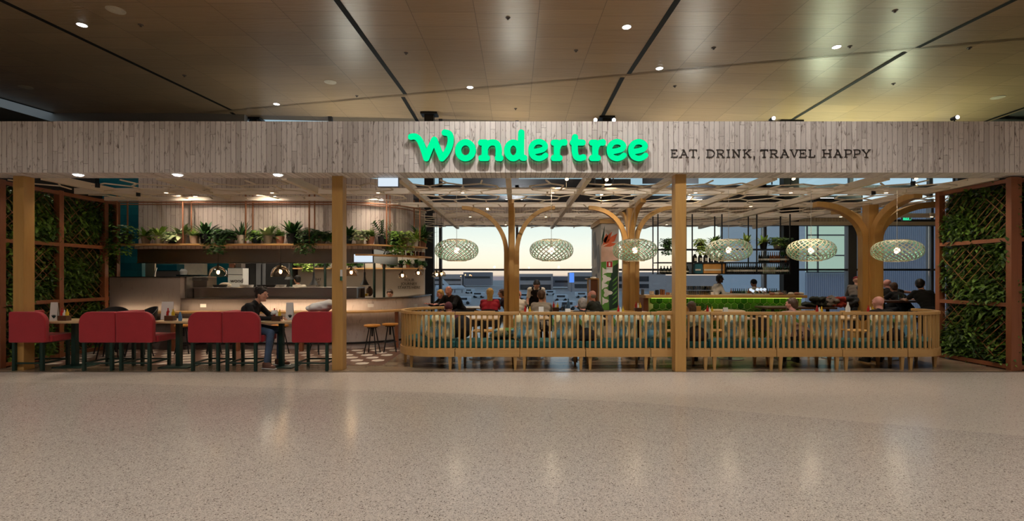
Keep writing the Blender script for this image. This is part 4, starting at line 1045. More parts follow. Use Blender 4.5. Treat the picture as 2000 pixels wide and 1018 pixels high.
# heat lamps and smoked glass lamps
for x, yb, D, lab in ((613, 557, 11.3, 'black cone heat lamp right of the cook'), (565, 546, 11.6, 'black cone heat lamp left of the cook'), (712, 557, 11.3, 'black cone heat lamp right of the middle post')):
    z = PZ(yb, D); X = PX(x, D); t = thing('heat_lamp', lab, 'heat lamp', (X, D, z), 'cone heat lamps over the pass')
    MB().lathe([(.105, 0), (.075, .05), (.035, .13), (.022, .2), (.022, .3)], 18, (X, D, z)).build('shade', M['blackmatt'], t, True)
    MB().cyl((X, D, z+.3), (X, D, 2.1), .012, 8).build('stem', M['blackmatt'], t)
def smoked(lab, x, y, D, r, top=3.1, e=7):
    X, Z = PX(x, D), PZ(y, D); t = thing('smoked_glass_lamp', lab, 'pendant lamp', (X, D, Z), 'smoked glass lamps over the counter')
    MB().lathe([(r, -r*.55), (r*.98, -r*.2), (r*.8, r*.3), (r*.4, r*.62), (.035, r*.72)], 22, (X, D, Z), False).build('glass_shade', M['glass_am'], t, True)
    MB().cyl((X, D, Z+r*.2), (X, D, Z+r*.95), .022, 10).build('socket', M['black'], t)
    MB().ell((X, D, Z), (.028, .028, .04)).build('bulb', M['bulb'], t, True)
    MB().cyl((X, D, Z+r*.9), (X, D, top), .004, 6).build('cord', M['black'], t)
    lamp('POINT', 'filament_light', (X, D, Z), e, (1, .62, .32), t, shadow_soft_size=.03)
smoked('smoked glass lamp over the pass left of the seated man', 426, 532, 10.06, .18, 2.15)
smoked('smoked glass lamp over the pass right above the seated man', 548, 531, 10.06, .19, 2.15)
smoked('smoked glass lamp just right of the middle post', 686, 532, 10.06, .14, 2.15)
q_ = offset(LSP, .12)
smoked('smoked glass lamp left of the wall lettering', 786, 538, at_px(q_, 786)[1], .10, 1.95)
smoked('smoked glass lamp above the wall lettering', 817, 533, at_px(q_, 817)[1], .10, 1.95)
smoked('smoked glass lamp at the dark column, left of a close pair', 853, 536, 11.85, .12, 3.09)
smoked('smoked glass lamp at the dark column, right of a close pair', 862, 535, 12.6, .12, 3.09)
# top of the right hand counter: small things
kbox('counter_box', 'yellow container on the counter below the cone lamp', 'container', 704, 717, 574, 579, 11.0, 'mustard', .12)
o = MB().ell((0,0,.1), (.08,.08,.11)).build('dark_jug', M['darkwood'], None, True); o.location = (PX(722, 11.3), 11.3, 1.055); tag(o, 'round brown jug on the counter under the cone heat lamp', 'jug')
MB().cyl((PX(722, 11.3), 11.3, 1.24), (PX(722, 11.3), 11.3, 1.28), .03, 10).build('lid', M['black'], o)
o = kbox('refrigerated_case', 'grey steel case at the counter right of the middle post', 'case', 671, 695, 563, 583, 10.6, 'steel_dk', .35)
# ------------------------------------------------------------ green tiled bar
BD = 12.0; b0, b1 = 3.27, 7.05
t = thing('bar_counter', 'long bar counter with green hexagon tiles and oak top', 'bar counter', ((b0+b1)/2, BD+.3, 0))
MB().box(b0, b1, BD, BD+.7, 0, .985).build('body', M['grout'], t)
mb = MB(); R = .092
for j in range(7):
    for i in range(24):
        x = b0+.12+i*.1605+(j % 2)*.080; z = .08+j*.139
        if x > b1-.07: continue
        poly = [(x+R*.97*cos(pi/6+kk*pi/3), z+R*.97*sin(pi/6+kk*pi/3)) for kk in range(6)]; inn = [(x+(u-x)*.86, z+(v-z)*.86) for u, v in poly]
        vs = [(u, BD-.001, v) for u, v in poly]+[(u, BD-.014, v) for u, v in inn]
        mb.add(vs, [tuple(range(6, 12))]+[(q, (q+1) % 6, 6+(q+1) % 6, 6+q) for q in range(6)])
mb.build('hexagon_tiles', M['gtile'], t)
MB().box(b0-.12, b1+.03, BD-.20, BD+.5, .985, 1.055).build('bar_top', M['timber_x'], t, bevel=.006)
MB().box(b0-.14, b0-.02, BD-.1, BD+.9, 0, .985).build('end_panel', M['frame'], t)
MB().box(b0+.05, b1-.05, BD-.11, BD-.09, .972, .984).build('led_strip', M['led'], t)
for i in range(4): lamp('AREA', 'bar_glow', (b0+.5+i*.93, BD-.09, .968), .55, (.72, 1, .18), t, (b0+.5+i*.93, BD-.03, .5), shape='RECTANGLE', size=.9, size_y=.02)
# ------------------------------------------------------------ hanging bottle rack
t = thing('hanging_rack', 'black steel hanging rack for bottles and plants above the bar', 'rack', (5.4, 12.6, 1.57))
RY0, RY1 = 12.4, 12.85; r0, r1 = 3.62, 7.0
for nm, z in (('upper_shelf', 2.205), ('middle_shelf', 1.865), ('lower_shelf', 1.575)):
    MB().box(r0 if z > 1.6 else r0+.1, r1, RY0, RY1, z-.012, z+.012).build(nm, M['black'], t)
for x in (1285, 1352, 1410, 1478, 1543):
    for Y in (RY0, RY1): MB().box(PX(x, RY0)-.013, PX(x, RY0)+.013, Y-.013, Y+.013, 1.575, 3.1).build('upright', M['black'], t)
MB().box(PX(1352, RY0), PX(1354, RY0), RY0, RY1, 1.575, 1.865).build('divider', M['black'], t)
MB().box(PX(1417, RY0), PX(1419, RY0), RY0, RY1, 1.575, 1.865).build('divider', M['black'], t)
def bottle(mat, h=.27, r=.0265, lab=True):
    o = MB().lathe([(r*.9, 0), (r, .01), (r, h*.55), (r*.75, h*.66), (r*.33, h*.76), (r*.33, h*.95), (r*.4, h*.96), (r*.4, h)], 12).build('bottle', M[mat], None, True)
    if lab: MB().lathe([(r*1.02, h*.18), (r*1.02, h*.36)], 12).build('label_wrap', M['label'], o)
    return o
random.seed(5)
PR = {}
def put_bottle(mat, X, Y, Z, lab, grp, h=.27, r=.0265):
    key = (mat, h, r)
    if key not in PR: o = PR[key] = bottle(mat, h, r); o.location = (X, Y, Z)
    else: o = dup(PR[key], (X, Y, Z), random.uniform(0, 6))
    tag(o, lab, 'bottle', grp); return o
for i in range(30):
    X = PX(1421+i*4.15, 12.5); m_ = 'wine' if i < 17 else ('wine_c' if i < 23 else 'wine_g' if i % 2 else 'wine')
    put_bottle(m_, X, 12.5+.0*(i % 2), 1.588, {'wine': 'dark wine bottle on the lowest rack shelf at right', 'wine_c': 'pale glass bottle on the lowest rack shelf at right', 'wine_g': 'green glass bottle on the lowest rack shelf at right'}[m_], 'bottles on the lower rack shelf', .25 if m_ != 'wine' else .265)
for i in range(14):
    X = PX(1483+i*4.3, 12.5); m_ = 'wine' if i < 5 else ('wine_a' if i < 9 else 'terr_b')
    if m_ == 'terr_b': m_ = 'wine_a' if i % 3 == 0 else 'wine'
    put_bottle(m_, X, 12.5, 1.878, 'dark bottle on the middle rack shelf at right' if m_ == 'wine' else 'amber bottle on the middle rack shelf at right', 'bottles on the middle rack shelf', .26)
for i in range(9):
    X = PX(1291+i*6.4, 12.55)
    if 1312 < 1291+i*6.4 < 1340 and i % 2: continue
    put_bottle('wine', X, 12.55, 1.588, 'short dark flask on the lowest rack shelf left of the coloured boxes', 'flasks at the left of the rack', .19, .042)
for i in range(6):
    X = PX(1357+i*10.5, 12.55)
    o = MB().lathe([(.05, 0), (.058, .02), (.058, .13), (.03, .19), (.02, .21)], 14).build('dark_jug', M['darkwood'] if 0 else M['blackmatt'], None, True) if i == 0 else dup(PR['jug'], (0,0,0))
    if i == 0: PR['jug'] = o; MB().box(-.03, .03, -.062, -.058, .03, .11).build('label_wrap', M['label'], o)
    o.location = (X, 12.55, 1.878); tag(o, 'round shouldered dark jug on the middle rack shelf', 'jug', 'dark jugs on the middle rack shelf')
for nm, mat, a, b, lab in (('gift_box', 'bluebox', 1356, 1371, 'teal picture box on the lowest rack shelf'), ('gift_box', 'cardbox', 1373, 1415, 'wide golden box on the lowest rack shelf')):
    o = MB().box(PX(a, 12.5), PX(b, 12.5), 12.45, 12.7, 1.588, 1.588+.255).build(nm, M[mat], None, bevel=.005); tag(o, lab, 'box')
    MB().box(PX(a, 12.45)+.03, PX(b, 12.45)-.03, 12.445, 12.45, 1.66, 1.70).build('band', M['label'], o)
# things on the bar top
random.seed(9)
for i in range(22):
    x = 1428+i*4.2; m_ = random.choice(['wine_g', 'wine_c', 'wine', 'wine_a'])
    put_bottle(m_, PX(x, 12.62), 12.62, 1.0, {'wine_g': 'green', 'wine_c': 'pale', 'wine': 'dark', 'wine_a': 'amber'}[m_]+' bottle standing in the speed rail behind the bar', 'bottles behind the bar', .2, .03)
struct(MB().box(b0+.1, b1, 12.55, 12.72, .9, 1.0).build('trim_70', M['steel']))
gl = MB().lathe([(.026, 0), (.034, .10), (.032, .10), (.024, .006)], 10).build('drinking_glass', M['glass_ware'])
k = 0
for bx_, n_ in ((1345, 5), (1366, 5), (1379, 4)):
    for i in range(n_):
        for rr in range(2):
            for lv in range(2):
                if lv and (i+rr) % 3 == 0: continue
                o = gl if k == 0 else gl.copy()
                if k: COL.objects.link(o)
                o.location = (PX(bx_+i*3.6, 12.1)+.0, 12.08+rr*.09, 1.056+lv*.115); k += 1
                tag(o, 'clear glass stacked upside down on the bar right of the front post', 'glass', 'stacked glasses on the bar')
random.seed(2)
for i, (x, mat, r, h, lab) in enumerate(((1255, 'grey', .04, .14, 'grey canister at the left end of the bar'), (1273, 'cream_pot', .06, .09, 'cream cup stack at the bar left end'), (1283, 'black_pot', .05, .12, 'dark grinder on the bar left end'),
        (1291, 'copper', .035, .14, 'tall copper cup on the bar'), (1296, 'copper', .035, .13, 'second copper cup on the bar, right of the tall one'), (1304, 'terracotta', .045, .06, 'clay bowl on the bar right of the copper cups'), (1311, 'cream_pot', .045, .05, 'cream bowl left of the front post'),
        (1522, 'steel', .05, .11, 'steel shaker on the bar right end'), (1532, 'steel', .05, .10, 'short steel pot at the bar right end'), (1392, 'white', .05, .07, 'white jug on the bar by the capped bartender'), (1400, 'white', .05, .06, 'white bowl in front of the capped bartender'))):
    o = MB().lathe([(r*.8, 0), (r, h*.1), (r*.95, h), (r*.8, h), (r*.7, h*.1)], 14).build('container', M[mat], None, True); o.location = (PX(x, 12.05), 12.05, 1.056); tag(o, lab, 'container')
# beer font with lit lenses
t = thing('beer_font', 'chrome beer font with five round lit lenses on the bar', 'beer tap', (PX(1482, 12.1), 12.1, 1.056))
MB().cyl((PX(1466, 12.1), 12.1, 1.16), (PX(1496, 12.1), 12.1, 1.16), .022, 12).build('crossbar', M['chrome'], t, True)
for x in (1470, 1492): MB().cyl((PX(x, 12.1), 12.1, 1.056), (PX(x, 12.1), 12.1, 1.16), .02, 10).build('leg', M['chrome'], t)
for x, y in ((1467, 566), (1471, 568.5), (1480, 565.5), (1487, 565.5), (1494, 565.5)):
    MB().cyl((PX(x, 12.04), 12.04, PZ(y, 12.04)), (PX(x, 12.04), 12.07, PZ(y, 12.04)), .034, 16).build('lens', M['exitface'], t)
    MB().cyl((PX(x, 12.06), 12.08, PZ(y, 12.04)-.03), (PX(x, 12.06), 12.0, PZ(y, 12.04)-.07), .008, 8).build('spout', M['chrome'], t)
for i, (x, mt) in enumerate(((1508, 'terracotta'), (1516, 'cream_pot'), (1524, 'terracotta'), (1545, 'cream_pot'), (1556, 'terracotta'), (1564, 'cream_pot'))):
    o = MB().ell((0,0,.03), (.075, .06, .035)).build('pastry', M[mt], None, True); o.location = (PX(x, 12.0), 12.0, 1.056); tag(o, 'pastry laid out at the right end of the bar top', 'pastry', 'pastries on the bar')
# ------------------------------------------------------------ mural pillar
mx0, mx1, my0, my1 = 2.285, 2.76, 13.0, 14.5
t = thing('mural_pillar', 'white pillar painted with orange flower and green tropical leaves', 'pillar', ((mx0+mx1)/2, 13.7, 0))
MB().box(mx0, mx1, my0, my1, 0, 2.93).build('shaft', M['offwhite'], t)
MB().box(mx0-.04, mx1+.04, my0-.04, my1+.04, 2.93, 3.05).build('head_board', M['timber_x'], t)
def mp(x, y): return (PX(x, my0), my0-.003, PZ(y, my0))
def patch(name, pts, mat, dy=0.0):
    vs = [mp(*p) for p in pts]; vs = [(a, b-dy, c) for a, b, c in vs]+[(a, b-dy-.003, c) for a, b, c in vs]; n = len(pts)
    MB().add(vs, [tuple(range(n)), tuple(range(n, 2*n))[::-1]]+[(i, (i+1) % n, n+(i+1) % n, n+i) for i in range(n)]).build(name, M[mat], t)
M['m_green'] = plain('mural_green', lin(84, 140, 50), .7); M['m_dgreen'] = plain('mural_dark_green', lin(20, 52, 34), .7); M['m_orange'] = plain('mural_orange', lin(196, 84, 38), .7); M['m_pink'] = plain('mural_blush', lin(214, 178, 160), .7); M['m_white'] = plain('mural_white', lin(216, 212, 204), .7)
patch('green_field', [(1174, 512), (1207, 508), (1207, 606), (1174, 606)], 'm_green')
patch('blush_field', [(1174, 478), (1190, 474), (1207, 482), (1207, 508), (1174, 512)], 'm_pink')
for q in ([(1177, 480), (1180, 466), (1196, 452), (1190, 470)], [(1180, 478), (1194, 462), (1206, 456), (1200, 472)], [(1178, 482), (1192, 474), (1207, 476), (1192, 482)], [(1178, 470), (1184, 456), (1188, 462), (1182, 476)]): patch('flower_petal', q, 'm_orange', .003)
patch('dark_leaf', [(1175, 482), (1175, 466), (1181, 440), (1180, 462)], 'm_dgreen', .004)
patch('dark_leaf', [(1190, 606), (1188, 560), (1198, 520), (1207, 514), (1207, 600)], 'm_dgreen', .003)
for cx_, cy_ in ((1178, 530), (1183, 545), (1177, 558), (1186, 572), (1178, 588)):
    patch('white_leaf', [(cx_+8*cos(a)*(1+.35*cos(3*a)), cy_+7*sin(a)*(1+.3*cos(3*a))) for a in [2*pi*i/18 for i in range(18)] if cx_+8*cos(a)*(1+.35*cos(3*a)) > 1174], 'm_white', .006)
for i in range(6): patch('palm_leaf', [(1196, 596-i*9), (1197, 593-i*9), (1206, 584-i*9), (1204, 590-i*9)], 'm_green', .007)
for z0_, y0_ in ((.4, 13.3), (1.2, 13.7), (2.0, 13.4), (2.4, 14.0)):
    vs = [(mx0-.004, y0_+.25*cos(a)*(1+.3*sin(2*a)), z0_+.4*sin(a)) for a in [2*pi*i/16 for i in range(16)]]; MB().add(vs+[(x-.004, y, z) for x, y, z in vs], [tuple(range(16)), tuple(range(16, 32))[::-1]]).build('grey_leaf', M['grey_pot'], t)
o = MB().box(PX(1184, 12.98), PX(1196, 12.98), 12.955, 12.975, PZ(533, 12.98), PZ(510.5, 12.98)).build('fire_notice', M['paper']); tag(o, 'red and white fire equipment notice on the mural pillar', 'notice')
MB().box(PX(1184.5, 12.98), PX(1195.5, 12.98), 12.95, 12.955, PZ(522, 12.98), PZ(511, 12.98)).build('red_field', M['ketchup'], o)
MB().box(PX(1188.5, 12.98), PX(1191.5, 12.98), 12.946, 12.95, PZ(520, 12.98), PZ(513, 12.98)).build('symbol', M['paper'], o)
# host stand
t = thing('host_stand', 'open wooden waiter station beside the mural pillar', 'cabinet', (1.92, 11.9, 0))
hx0, hx1 = PX(1149, 11.7), PX(1166, 11.7)
MB().box(hx0-.03, hx1+.03, 11.6, 12.05, PZ(546, 11.7), PZ(543.5, 11.7)).build('top', M['timber_x'], t)
MB().box(hx0+.05, hx1, 11.65, 12.02, 0, PZ(546, 11.7)).build('carcass', M['frame'], t)
for x in (hx0-.02, hx1+.02):
    MB().box(x-.015, x+.015, 11.62, 11.65, 0, PZ(546, 11.7)).build('leg', M['timber_z'], t)
o = MB().box(hx0+.07, hx0+.2, 11.75, 11.85, PZ(543.5, 11.7), PZ(543.5, 11.7)+.03).build('paper_pad', M['paper']); tag(o, 'white pad on top of the waiter station', 'pad')
# ------------------------------------------------------------ plants
def fol_rosette(mb, c, n, L, w, spread=1.0, droop=.9, el=(.4, 1.3)):
    for i in range(n):
        a = 2*pi*i/n*2.4+random.uniform(-.3, .3); e = random.uniform(*el)
        leafblade(mb, (c[0]+.02*cos(a), c[1]+.02*sin(a), c[2]), (cos(a)*cos(e)*spread, sin(a)*cos(e)*spread, sin(e)), (0,0,1), L*random.uniform(.7, 1.1), w, droop*random.uniform(.5, 1.2), 5)
def fol_trail(mb, c, n, R, down, lw=.045):
    for i in range(n):
        a = random.uniform(0, 2*pi); r = R*sqrt(random.random()); z = random.uniform(-down if r > R*.45 else -.02, R*.75)
        hy = r*sin(a) if z > -.05 else -random.uniform(.15, .21)
        leafblade(mb, (c[0]+r*cos(a), c[1]+hy, c[2]+z), (cos(a), sin(a)-.3, random.uniform(-.6, .8)), (0,0,1), random.uniform(.04, .075), lw, .8, 3)
def fol_fern(mb, c, n, L):
    for i in range(n):
        a = random.uniform(0, 2*pi); e = random.uniform(.6, 1.45); d = V((cos(a)*cos(e), sin(a)*cos(e), sin(e))); p = V(c); dd = d.copy(); LL = L*random.uniform(.7, 1.1)
        for k in range(8):
            q = p+dd*LL/8; s_ = dd.cross(V((0,0,1))).normalized(); wl = LL*.34*(1-k/9.5); up_ = s_.cross(dd)
            for sg in (1, -1): leafblade(mb, p, s_*sg+dd*.7, up_, wl, wl*.34, .3, 2)
            p = q; dd = (dd+V((0,0,-.16))).normalized()
def fol_zz(mb, c, n, L):
    for i in range(n):
        a = random.uniform(0, 2*pi); e = random.uniform(.9, 1.5); d = V((cos(a)*cos(e), sin(a)*cos(e), sin(e))); s_ = d.cross(V((cos(a+1), sin(a+1), .2))).normalized()
        for k in range(2, 9):
            p = V(c)+d*L*k/9
            for sg in (1, -1): leafblade(mb, p, s_*sg+d*.7, (0,0,1), .075, .035, .3, 2)
def plant(loc, kind, pot, leaf, lab, grp, s=1.0, ph=.15, pr=.085):
    x, y, z = loc; t = thing('potted_plant', lab, 'potted plant', loc, grp)
    MB().lathe([(pr*.72*s, 0), (pr*s, ph*s), (pr*.9*s, ph*s), (pr*.86*s, ph*s*.82), (.0001, ph*s*.82)], 18, loc).build('pot', M[pot], t, True)
    c = (x, y, z+ph*s*.85); mb = MB()
    if kind == 'fern': fol_fern(mb, c, 26, .22*s)
    elif kind == 'rosette': fol_rosette(mb, c, 32, .24*s, .05*s); fol_trail(mb, c, 30, .09*s, .02*s, .05)
    elif kind == 'spiky': fol_rosette(mb, c, 44, .26*s, .026*s, 1, .6, (.3, 1.4))
    elif kind == 'broad': fol_rosette(mb, c, 30, .21*s, .075*s, 1, .9, (.1, 1.4))
    elif kind == 'trail': fol_trail(mb, c, 420, .17*s, .26*s, .055)
    elif kind == 'bushy': fol_trail(mb, c, 300, .145*s, .05*s, .055)
    elif kind == 'zz': fol_zz(mb, c, 14, .30*s); fol_trail(mb, c, 40, .08*s, .0, .05)
    mb.build('foliage', M[leaf], t); return t
random.seed(21)
PL = [(246, 'trail', 'black_pot', 'leaf', 1.25, 'trailing ivy at the far left end of the long plant shelf'), (285, 'broad', 'beige_pot', 'leaf', .95, 'green plant in a wide beige pot, second from the left shelf end'), (311, 'rosette', 'cream_pot', 'leaf_lt', 1.0, 'bright strap leaved plant in a cream pot near the left shelf end'),
      (336, 'bushy', 'black_pot', 'leaf_var', .9, 'white flecked plant in a tapered black pot left of the first copper hangers'), (353, 'broad', 'beige_pot', 'leaf_var', 1.15, 'tall variegated plant in a beige pot just left of the first copper hangers'), (380, 'fern', 'beige_pot', 'leaf_lt', 1.0, 'light green fern in a small clay pot just right of the first copper hangers'),
      (402, 'rosette', 'black_pot', 'leaf_dk', 1.2, 'dark leafy fern in a black pot left of the hanging ivy'), (429, 'trail', 'black_pot', 'leaf_dk', 1.05, 'dark ivy hanging over the shelf edge left of the second copper hangers'), (450, 'bushy', 'grey_pot', 'leaf_dk', 1.0, 'dark small leaved plant in a grey decorated pot'),
      (472, 'spiky', 'cream_pot', 'leaf_dk', 1.1, 'palm like plant in a white pot just left of the second copper hangers'), (502, 'bushy', 'teal_pot', 'leaf', 1.0, 'rounded plant in a dark teal pot just right of the second copper hangers'), (523, 'broad', 'cream_pot', 'leaf_var', 1.05, 'pale striped plant in a white pot above the left smoked lamp cord'),
      (547, 'fern', 'terracotta', 'leaf', .95, 'fern in a clay pot above the smoked lamp'), (571, 'rosette', 'black_pot', 'leaf_dk', 1.25, 'large dark leaved plant in a black pot left of the third hangers'), (602, 'trail', 'black_pot', 'leaf_dk', 1.05, 'dark ivy hanging over the shelf edge at the third copper hangers'),
      (628, 'bushy', 'beige_pot', 'leaf_dk', .95, 'dark plant in a pale pot left of the middle post'), (645, 'bushy', 'cream_pot', 'leaf_dk', .85, 'dark plant half behind the middle timber post'), (680, 'broad', 'teal_pot', 'leaf_dk', 1.0, 'dark plant in a deep teal pot just right of the middle post'),
      (703, 'bushy', 'cream_pot', 'leaf_var', 1.05, 'variegated bushy plant in a tall white pot right of the middle post'), (723, 'fern', 'terracotta', 'leaf', 1.0, 'fern in a pink clay pot right of the variegated one'), (747, 'zz', 'black_pot', 'leaf_dk', 1.05, 'tall glossy plant in a black pot left of the curved shelf end'),
      (772, 'trail', 'teal_pot', 'leaf', 1.0, 'trailing plant where the shelf starts to curve'), (790, 'trail', 'beige_pot', 'leaf_lt', 1.05, 'yellow green trailing plant on the curved part of the shelf'), (810, 'rosette', 'cream_pot', 'leaf_lt', 1.0, 'light green plant in a white pot on the curved part of the shelf'),
      (825, 'broad', 'black_pot', 'leaf_dk', 1.1, 'dark plant in a black pot on the curved part of the shelf'), (839, 'broad', 'cream_pot', 'leaf_dk', 1.1, 'dark plant in a pale pot at the curved shelf end'), (852, 'spiky', 'terracotta', 'leaf_dk', 1.35, 'dark spiky plant at the very end of the curved shelf')]
SM = offset(SP, .02)
for x, kd, pot, leaf, s, lab in PL:
    p = at_px(SM, x); plant((p[0], p[1], 2.186), kd, pot, leaf, lab, 'potted plants on the long shelf', s*1.28, .13, .075)
for i, (x, kd, pot, leaf) in enumerate(((584, 'bushy', 'terracotta', 'leaf'), (606, 'trail', 'cream_pot', 'leaf_lt'), (620, 'bushy', 'white', 'leaf'), (636, 'bushy', 'black_pot', 'leaf_dk'), (684, 'bushy', 'grey_pot', 'leaf'), (702, 'bushy', 'teal_pot', 'leaf_dk'), (750, 'rosette', 'terracotta', 'leaf_dk'), (766, 'bushy', 'black_pot', 'leaf_dk'), (783, 'broad', 'black_pot', 'leaf_dk'), (797, 'rosette', 'terracotta', 'leaf'), (813, 'broad', 'black_pot', 'leaf_dk'), (824, 'bushy', 'cream_pot', 'leaf_dk'))):
    p = (PX(x, 13.3), 13.3, PZ(523.5, 13.3)+.002)
    plant(p, kd, pot, leaf, 'small rear kitchen shelf plant '+['leftmost in a clay pot', 'pale and trailing above the cook', 'in a white pot right of the cook', 'in a black pot left of the middle post', 'in a grey pot right of the middle post', 'in a teal pot behind the cone lamp', 'in a clay pot right of the dark pole', 'bushy in a black pot, second right of the dark pole', 'broad leaved in a black pot above the lettering', 'in a clay pot above the lettering', 'dark and broad leaved near the dark column', 'rightmost in a pale pot'][i], 'small plants on the rear kitchen shelf', .78)
for i, (x, kd, pot, leaf, s) in enumerate(((1303, 'trail', 'black_pot', 'leaf_dk', 1.1), (1368, 'trail', 'black_pot', 'leaf_lt', 1.05), (1396, 'rosette', 'black_pot', 'leaf', 1.2), (1457, 'rosette', 'cream_pot', 'leaf_lt', 1.2), (1491, 'broad', 'black_pot', 'leaf_lt', 1.2), (1518, 'bushy', 'cream_pot', 'leaf', 1.3), (1533, 'trail', 'beige_pot', 'leaf_dk', 1.1))):
    plant((PX(x, 12.62), 12.62, 2.218), kd, pot, leaf, 'plant on the hanging bottle rack '+['at its left end', 'just right of the front post', 'left behind the fourth woven lamp', 'right behind the fourth woven lamp', 'with light leaves right of the fourth woven lamp', 'in the cream planter', 'at its right end'][i], 'plants on the hanging rack', s)
# ------------------------------------------------------------ red seats
def red_seat(lab, X0, X1, face):          # face +1: opens to +X (rounded front-top corner at X1)
    t = thing('booth_seat', lab, 'seat', ((X0+X1)/2, 8.05, 0), 'crimson upholstered seats along the front')
    y0, y1 = 7.73, 8.22; zb, zt = .452, .945; r = .17
    P = []
    if face > 0: P = [(X0, zb), (X1-.02, zb), (X1, zb+.02)]+[(X1-r+r*cos(a), zt-r+r*sin(a)) for a in [pi/2*i/8 for i in range(9)]]+[(X0+.02, zt), (X0, zt-.02)]
    else: P = [(X0, zb+.02), (X0+.02, zb), (X1, zb), (X1, zt-.02), (X1-.02, zt)]+[(X0+r-r*sin(a), zt-r+r*cos(a)) for a in [pi/2*i/8 for i in range(9)]]
    MB().prism(P, y0, y0+.075, lambda u, v, w: (u, w, v)).build('side_panel', M['red'], t, bevel=.014)
    bx0, bx1 = (X0, X0+.085) if face > 0 else (X1-.085, X1)
    MB().box(bx0+.004, bx1-.004, y0+.078, y1+.03, zb, zt-.004).build('backrest', M['red'], t, bevel=.016)
    sx0, sx1 = (X0+.09, X1+.03) if face > 0 else (X0-.03, X1-.09)
    MB().box(sx0, sx1, y0+.078, y1+.03, zb, .56).build('seat', M['red'], t, bevel=.018)
    a, b = X0+.07, X1-.07
    for x, y in ((a, 7.76), (b, 7.76), (a, 8.20), (b, 8.20)): MB().box(x-.022, x+.022, y-.022, y+.022, 0, .452).build('leg', M['green_metal'], t, bevel=.004)
    mb = MB(); mb.box(a, b, 7.752, 7.768, .11, .135); mb.box(a, b, 8.19, 8.206, .11, .135)
    for x in (a, b): mb.box(x-.008, x+.008, 7.76, 8.20, .11, .135); mb.box(x-.01, x+.01, 7.76, 8.20, .43, .452)
    mb.build('stretcher', M['green_metal'], t)
sp = [(16, 88, 1, 'first red seat from the left, opening to the right'), (153, 224.5, -1, 'second red seat from the left, rounded on its left'), (225.5, 298, 1, 'third red seat from the left, rounded on its right'), (366, 432.5, -1, 'fourth red seat from the left, rounded on its left'),
      (433.5, 506, 1, 'red seat the dark haired man sits on'), (569, 646, -1, 'red seat beside the middle post with a white bundle on it')]
for a, b, f, lab in sp: red_seat(lab, PX(a, 7.73), PX(b, 7.73), f)
def caddy(X, Y, Z, lab, grp='table caddies', rich=True):
    t = thing('condiment_caddy', lab, 'caddy', (X, Y, Z), grp)
    MB().box(X-.07, X+.07, Y-.05, Y+.05, Z, Z+.085).build('box', M['darkwood'], t, bevel=.003)
    for dx, mat, h in ((-.04, 'ketchup', .19), (.0, 'white', .16), (.045, 'mustard', .17)):
        MB().lathe([(.022, 0), (.024, .02), (.024, h*.65), (.01, h*.8), (.008, h)], 10, (X+dx, Y, Z+.02)).build('bottle', M[mat], t, True)
def menu(X, Y, Z, lab, h=.27, w=.12, rz=0, grp=None):
    o = MB(); o.add([(-w/2,-.03,0),(w/2,-.03,0),(w/2,0,h),(-w/2,0,h),(-w/2,-.027,0),(w/2,-.027,0),(w/2,.003,h),(-w/2,.003,h)], [(0,1,2,3),(7,6,5,4),(0,4,5,1),(2,6,7,3),(1,5,6,2),(3,7,4,0)])
    o.add([(-w/2,.033,0),(w/2,.033,0),(w/2,.003,h),(-w/2,.003,h),(-w/2,.030,0),(w/2,.030,0),(w/2,0,h),(-w/2,0,h)], [(3,2,1,0),(4,5,6,7),(0,1,5,4),(2,3,7,6),(1,2,6,5),(3,0,4,7)])
    m_ = o.build('menu_card', M['paper']); m_.location = (X, Y, Z+.001); m_.rotation_euler = (0, 0, rz); tag(m_, lab, 'menu card', grp)
    p = MB()
    for i in range(5): a = -.6+.3*i; leafblade(p, (w*.15, -.031, h*.12), (sin(a), -.05, cos(a)), (0,1,0), h*.22, .018, 0, 2)
    q = p.build('leaf_motif', M['teal_pot']); q.parent = m_
for i, (xl, xr, xleg) in enumerate(((84, 158, 147), (294, 374, 350), (500, 574, 550))):
    X0, X1 = PX(xl, 7.95), PX(xr, 7.95); L = PX(xleg, 8.12)
    t = thing('dining_table', ['slim ash topped table between the first two red seats', 'slim ash topped table between the third and fourth red seats', 'slim ash topped table in front of the dark haired man'][i], 'table', ((X0+X1)/2, 8.15, 0), 'ash topped tables between the red seats')
    MB().box(X0, X1, 7.90, 8.5, .742, .775).build('tabletop', M['tabletop'], t, bevel=.004)
    MB().box(L-.035, L+.035, 8.08, 8.16, .02, .742).build('leg', M['green_metal'], t, bevel=.004)
    MB().box(L-.24, L+.24, 7.95, 8.32, 0, .018).build('base_plate', M['green_metal'], t, bevel=.004)
    cx_ = (X0+X1)/2
Tz = .776
menu(PX(106, 8.1), 8.1, Tz, 'tall white menu card on the leftmost table', .30, .11, .1, 'menu cards on the front tables'); menu(PX(325, 8.25), 8.28, Tz, 'wide pale menu card on the table between the third and fourth red seats', .30, .2, 0); menu(PX(566, 8.2), 8.2, Tz, 'tall white menu card with leaf motif right of the seated man', .29, .12, 0)
caddy(PX(126, 8.05), 8.05, Tz, 'small dark caddy with red sauce and mustard on the leftmost table'); caddy(PX(333, 8.05), 8.05, Tz, 'dark caddy with red sauce on the second front table'); caddy(PX(541, 8.0), 8.0, Tz, 'dark caddy with red sauce and mustard in front of the seated man')
o = MB().lathe([(.025, 0), (.03, .04), (.022, .1), (.012, .13), (.013, .15)], 12).build('water_bottle', M['bluebottle'], None, True); o.location = (PX(352, 8.0), 8.0, Tz); tag(o, 'small pale blue bottle on the second front table', 'bottle')
MB().lathe([(.013, .15), (.013, .165), (.0001, .168)], 10).build('cap', M['white'], o)
